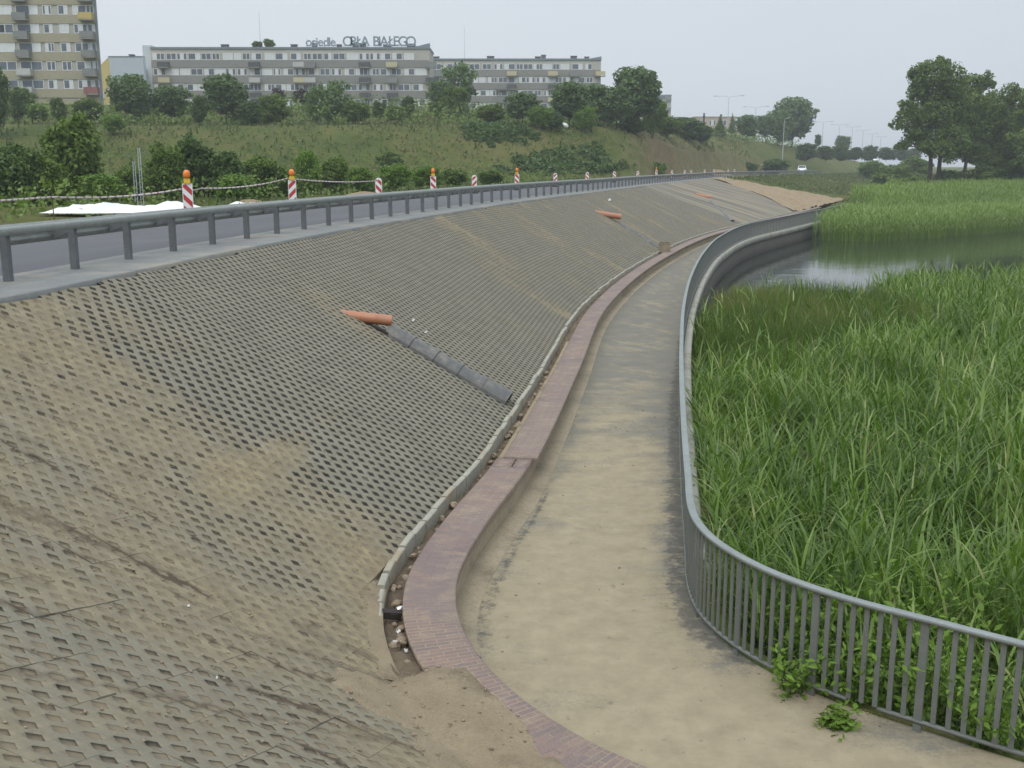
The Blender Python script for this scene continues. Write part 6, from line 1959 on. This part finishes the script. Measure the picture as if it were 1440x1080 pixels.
# far tower fragment and house
kf = 420 / FPX
xf0, xf1 = xpx(905, 420), xpx(942, 420); zf = zpy(135, 420)
t = tag(empty('apartment_block', (xf0, 420, 11)), 'distant pale block peeping out behind the biggest crest tree', 'building', 'grey apartment blocks on the hill')
MB().box(0, xf1-xf0, 0.06, 12, -3, zf-11).build('wall', M['pier'], t)
MB().box(-0.1, xf1-xf0+0.1, -0.2, 12.2, zf-11+0.002, zf-11+0.5).build('roof_edge', M['parapet'], t)
for k in range(6):
    MB().box(0.5, xf1-xf0-2.2, -0.02, 0.05, k*3.6+1.0, k*3.6+2.5).build('window', M['glass'], t)
    MB().box(xf1-xf0-2.0, xf1-xf0-0.1, -0.9, -0.01, k*3.6+0.6, k*3.6+1.7).build('balcony', M['balc'], t)
kh = 320 / FPX
x0, x1 = xpx(975, 320), xpx(1046, 320)
t = tag(empty('house', (x0, 320, 10.5)), 'low rose coloured house with flat roof behind the crest shrubs', 'house')
zr = zpy(165, 320) - 10.5
MB().box(0, (x1-x0)*0.82, 0, 9, -3, zr).build('wall', M['rosewall'], t)
MB().box(-0.2, (x1-x0)*0.82+0.2, -0.2, 9.2, zr+0.002, zr+0.25).build('roof', M['pier'], t)
MB().box((x1-x0)*0.82+0.002, x1-x0, 1, 8, -3, zr-1.4).build('annexe', M['rosewall'], t)
MB().box((x1-x0)*0.55, (x1-x0)*0.55+0.5, 3, 3.6, zr+0.252, zr+1.0).build('chimney', M['bark'], t)
for k in range(4): link('window', get_window(2.0, 1.5, 'H', q), t, (1.2+k*3.1, -0.06, zr-2.3))

# poles and street lamps
p = at(990, 159, Y=228)
t = tag(empty('wooden_pole', (p[0], 228, gz(p[0], 228)-0.3)), 'dark wooden pole standing among the crest shrubs before the house', 'pole')
MB().tube([(0,0,0),(0.03,0,p[2]-gz(p[0],228)+0.3)], [0.22,0.17], 8).build('shaft', M['bark'], t)
MB().box(-0.3,0.3,-0.05,0.05,p[2]-gz(p[0],228)-0.5,p[2]-gz(p[0],228)-0.35).build('crossarm', M['bark'], t)
def street_lamp(X, Y, zb, zt, arm, label, single=False, name='street_lamp'):
    t = tag(empty(name, (X, Y, zb)), label, 'street lamp', 'street lamps along the far road')
    h = zt - zb; rb = 0.10 * max(1, Y / 300)
    MB().tube([(0,0,-0.3),(0,0,h*0.5),(0,0,h-0.5)], [rb, rb*0.8, rb*0.6], 8).build('pole', M['lamp'], t)
    for sg in ((1,) if single else (-1, 1)):
        MB().tube([(0,0,h-0.55),(sg*arm*0.12,0,h-0.15),(sg*arm*0.75,0,h+0.02+0.05*sg)], rb*0.5, 6).build('arm', M['lamp'], t)
        b = 0.16 * max(1, Y / 260)
        MB().box(min(sg*arm*0.72,sg*arm*1.0), max(sg*arm*0.72,sg*arm*1.0), -b, b, h-0.06+0.05*sg, h+0.10+0.05*sg).build('lamp_head', M['lamp'], t)
LL = ['nearest and tallest twin arm street lamp above the rose house', 'second twin arm street lamp, left of the large far tree', 'twin arm street lamp first to the right of the large far tree', 'twin arm street lamp above the solitary round far tree', 'twin arm street lamp second right of the large far tree row, paler', 'pale far twin arm lamp, middle of the thinning row', 'very faint twin arm lamp, last but one before the lakeside tree', 'faintest twin arm lamp beside the lakeside tree']
for k, (px, py, hw) in enumerate([(1025,135,21),(1063,150,18),(1158,171,14),(1181,175,12.5),(1199,178,11),(1214,183,10),(1227,188,9),(1239,192,8)]):
    Y = 17.5 / ((zpy(py, 100.0) - 5) / 100)
    X = xpx(px, Y, py)
    street_lamp(X, Y, min(gz(X, Y), 10.5) if Y < 350 else 8.0, 22.5, hw/FPX*Y, LL[k])
Y = 236; X = xpx(1101, Y, 210)
street_lamp(X, Y, 3.3, zpy(166, Y), 1.2, 'single arm roadside lamp pole standing left of the white car', True)

# ------------------------------------------------------------------ white car on the far road
Y = 252; X = xpx(1127.5, Y, 240)
car = tag(empty('car', (X, Y, 3.42), 0), 'small white hatchback car driving on the far road above the bare slope', 'car')
s0 = road_line.near(np.array([[X, Y]]))[1][0]; tt = road_line.tan(s0)
car.rotation_euler = (0, 0, math.atan2(-tt[1], -tt[0]) + 0.25)
car.scale = (1.12, 1.12, 1.12)
# side profile along x (front at +x), lofted across the width with tumblehome
prof = [(-1.95,0.30),(-1.98,0.75),(-1.9,0.98),(-1.7,1.05),(-1.35,1.52),(-0.9,1.60),(0.15,1.58),(0.95,1.08),(1.75,0.90),(1.98,0.70),(2.0,0.30)]
mb = MB(); n = len(prof); V = []
for y, sx, in ((-0.84, 1.0), (-0.78, 1.0), (0.78, 1.0), (0.84, 1.0)):
    for x, z in prof:
        inset = 0.16 * max(0, (z - 1.0) / 0.6)
        V.append((x * sx, math.copysign(abs(y) - inset, y), z if abs(y) < 0.8 else z - 0.04))
F = [tuple(range(n))[::-1], tuple(range(3*n, 4*n))]
for r_ in range(3):
    for i in range(n): F.append((r_*n+i, r_*n+(i+1) % n, (r_+1)*n+(i+1) % n, (r_+1)*n+i))
mb.add(V, F); mb.build('body', M['carpaint'], car)
MB().add([(0.27,-0.60,1.545),(0.27,0.60,1.545),(0.95,0.70,1.115),(0.95,-0.70,1.115),(0.24,-0.60,1.53),(0.24,0.60,1.53),(0.92,0.70,1.10),(0.92,-0.70,1.10)], [(0,3,2,1),(4,5,6,7),(0,1,5,4),(2,3,7,6)]).build('windscreen', M['glassdark'], car)
for sg in (-1, 1):
    MB().add([(-1.2,sg*0.705,1.45),(0.1,sg*0.705,1.47),(0.75,sg*0.83,1.08),(-1.4,sg*0.83,1.08)], [(0,1,2,3)]).build('side_window', M['glassdark'], car)
    MB().box(1.90,2.012,sg*0.62-0.14,sg*0.62+0.14,0.62,0.78).build('headlight', M['glass'], car)
    for x in (-1.25, 1.25):
        w_ = MB().tube([(x,sg*0.72,0.31),(x,sg*0.88,0.31)], 0.31, 18).build('wheel', M['rubber'], car)
        MB().tube([(x,sg*0.881,0.31),(x,sg*0.89,0.31)], 0.19, 14).build('rim', M['galv'], w_)
MB().box(1.96,2.03,-0.7,0.7,0.34,0.55).build('bumper', M['rubber'], car)
for px, py, Y, lab in ((1229,222,330,'white vehicle glimpsed between the clipped round trees'),):
    X = xpx(px, Y, 230)
    c2 = copy_tree(car); c2.location = (X, Y, at(px, 229, Y=Y)[2] - 0.0); c2['label'] = 'white car glimpsed between the clipped round trees far off'

# ------------------------------------------------------------------ air
hb = MB().box(-3200, 3200, -420, 4100, -12, 62).mesh('haze', [])
hm = bpy.data.materials.new('haze_air'); hm.use_nodes = True
ht = hm.node_tree; ht.nodes.clear()
pv = ht.nodes.new('ShaderNodeVolumePrincipled'); pv.inputs['Color'].default_value = (0.93, 0.96, 1.0, 1); pv.inputs['Density'].default_value = 0.00055
ho = ht.nodes.new('ShaderNodeOutputMaterial'); ht.links.new(pv.outputs[0], ho.inputs['Volume'])
hb.materials.append(hm)
tag(link('haze', hb), kind='stuff')
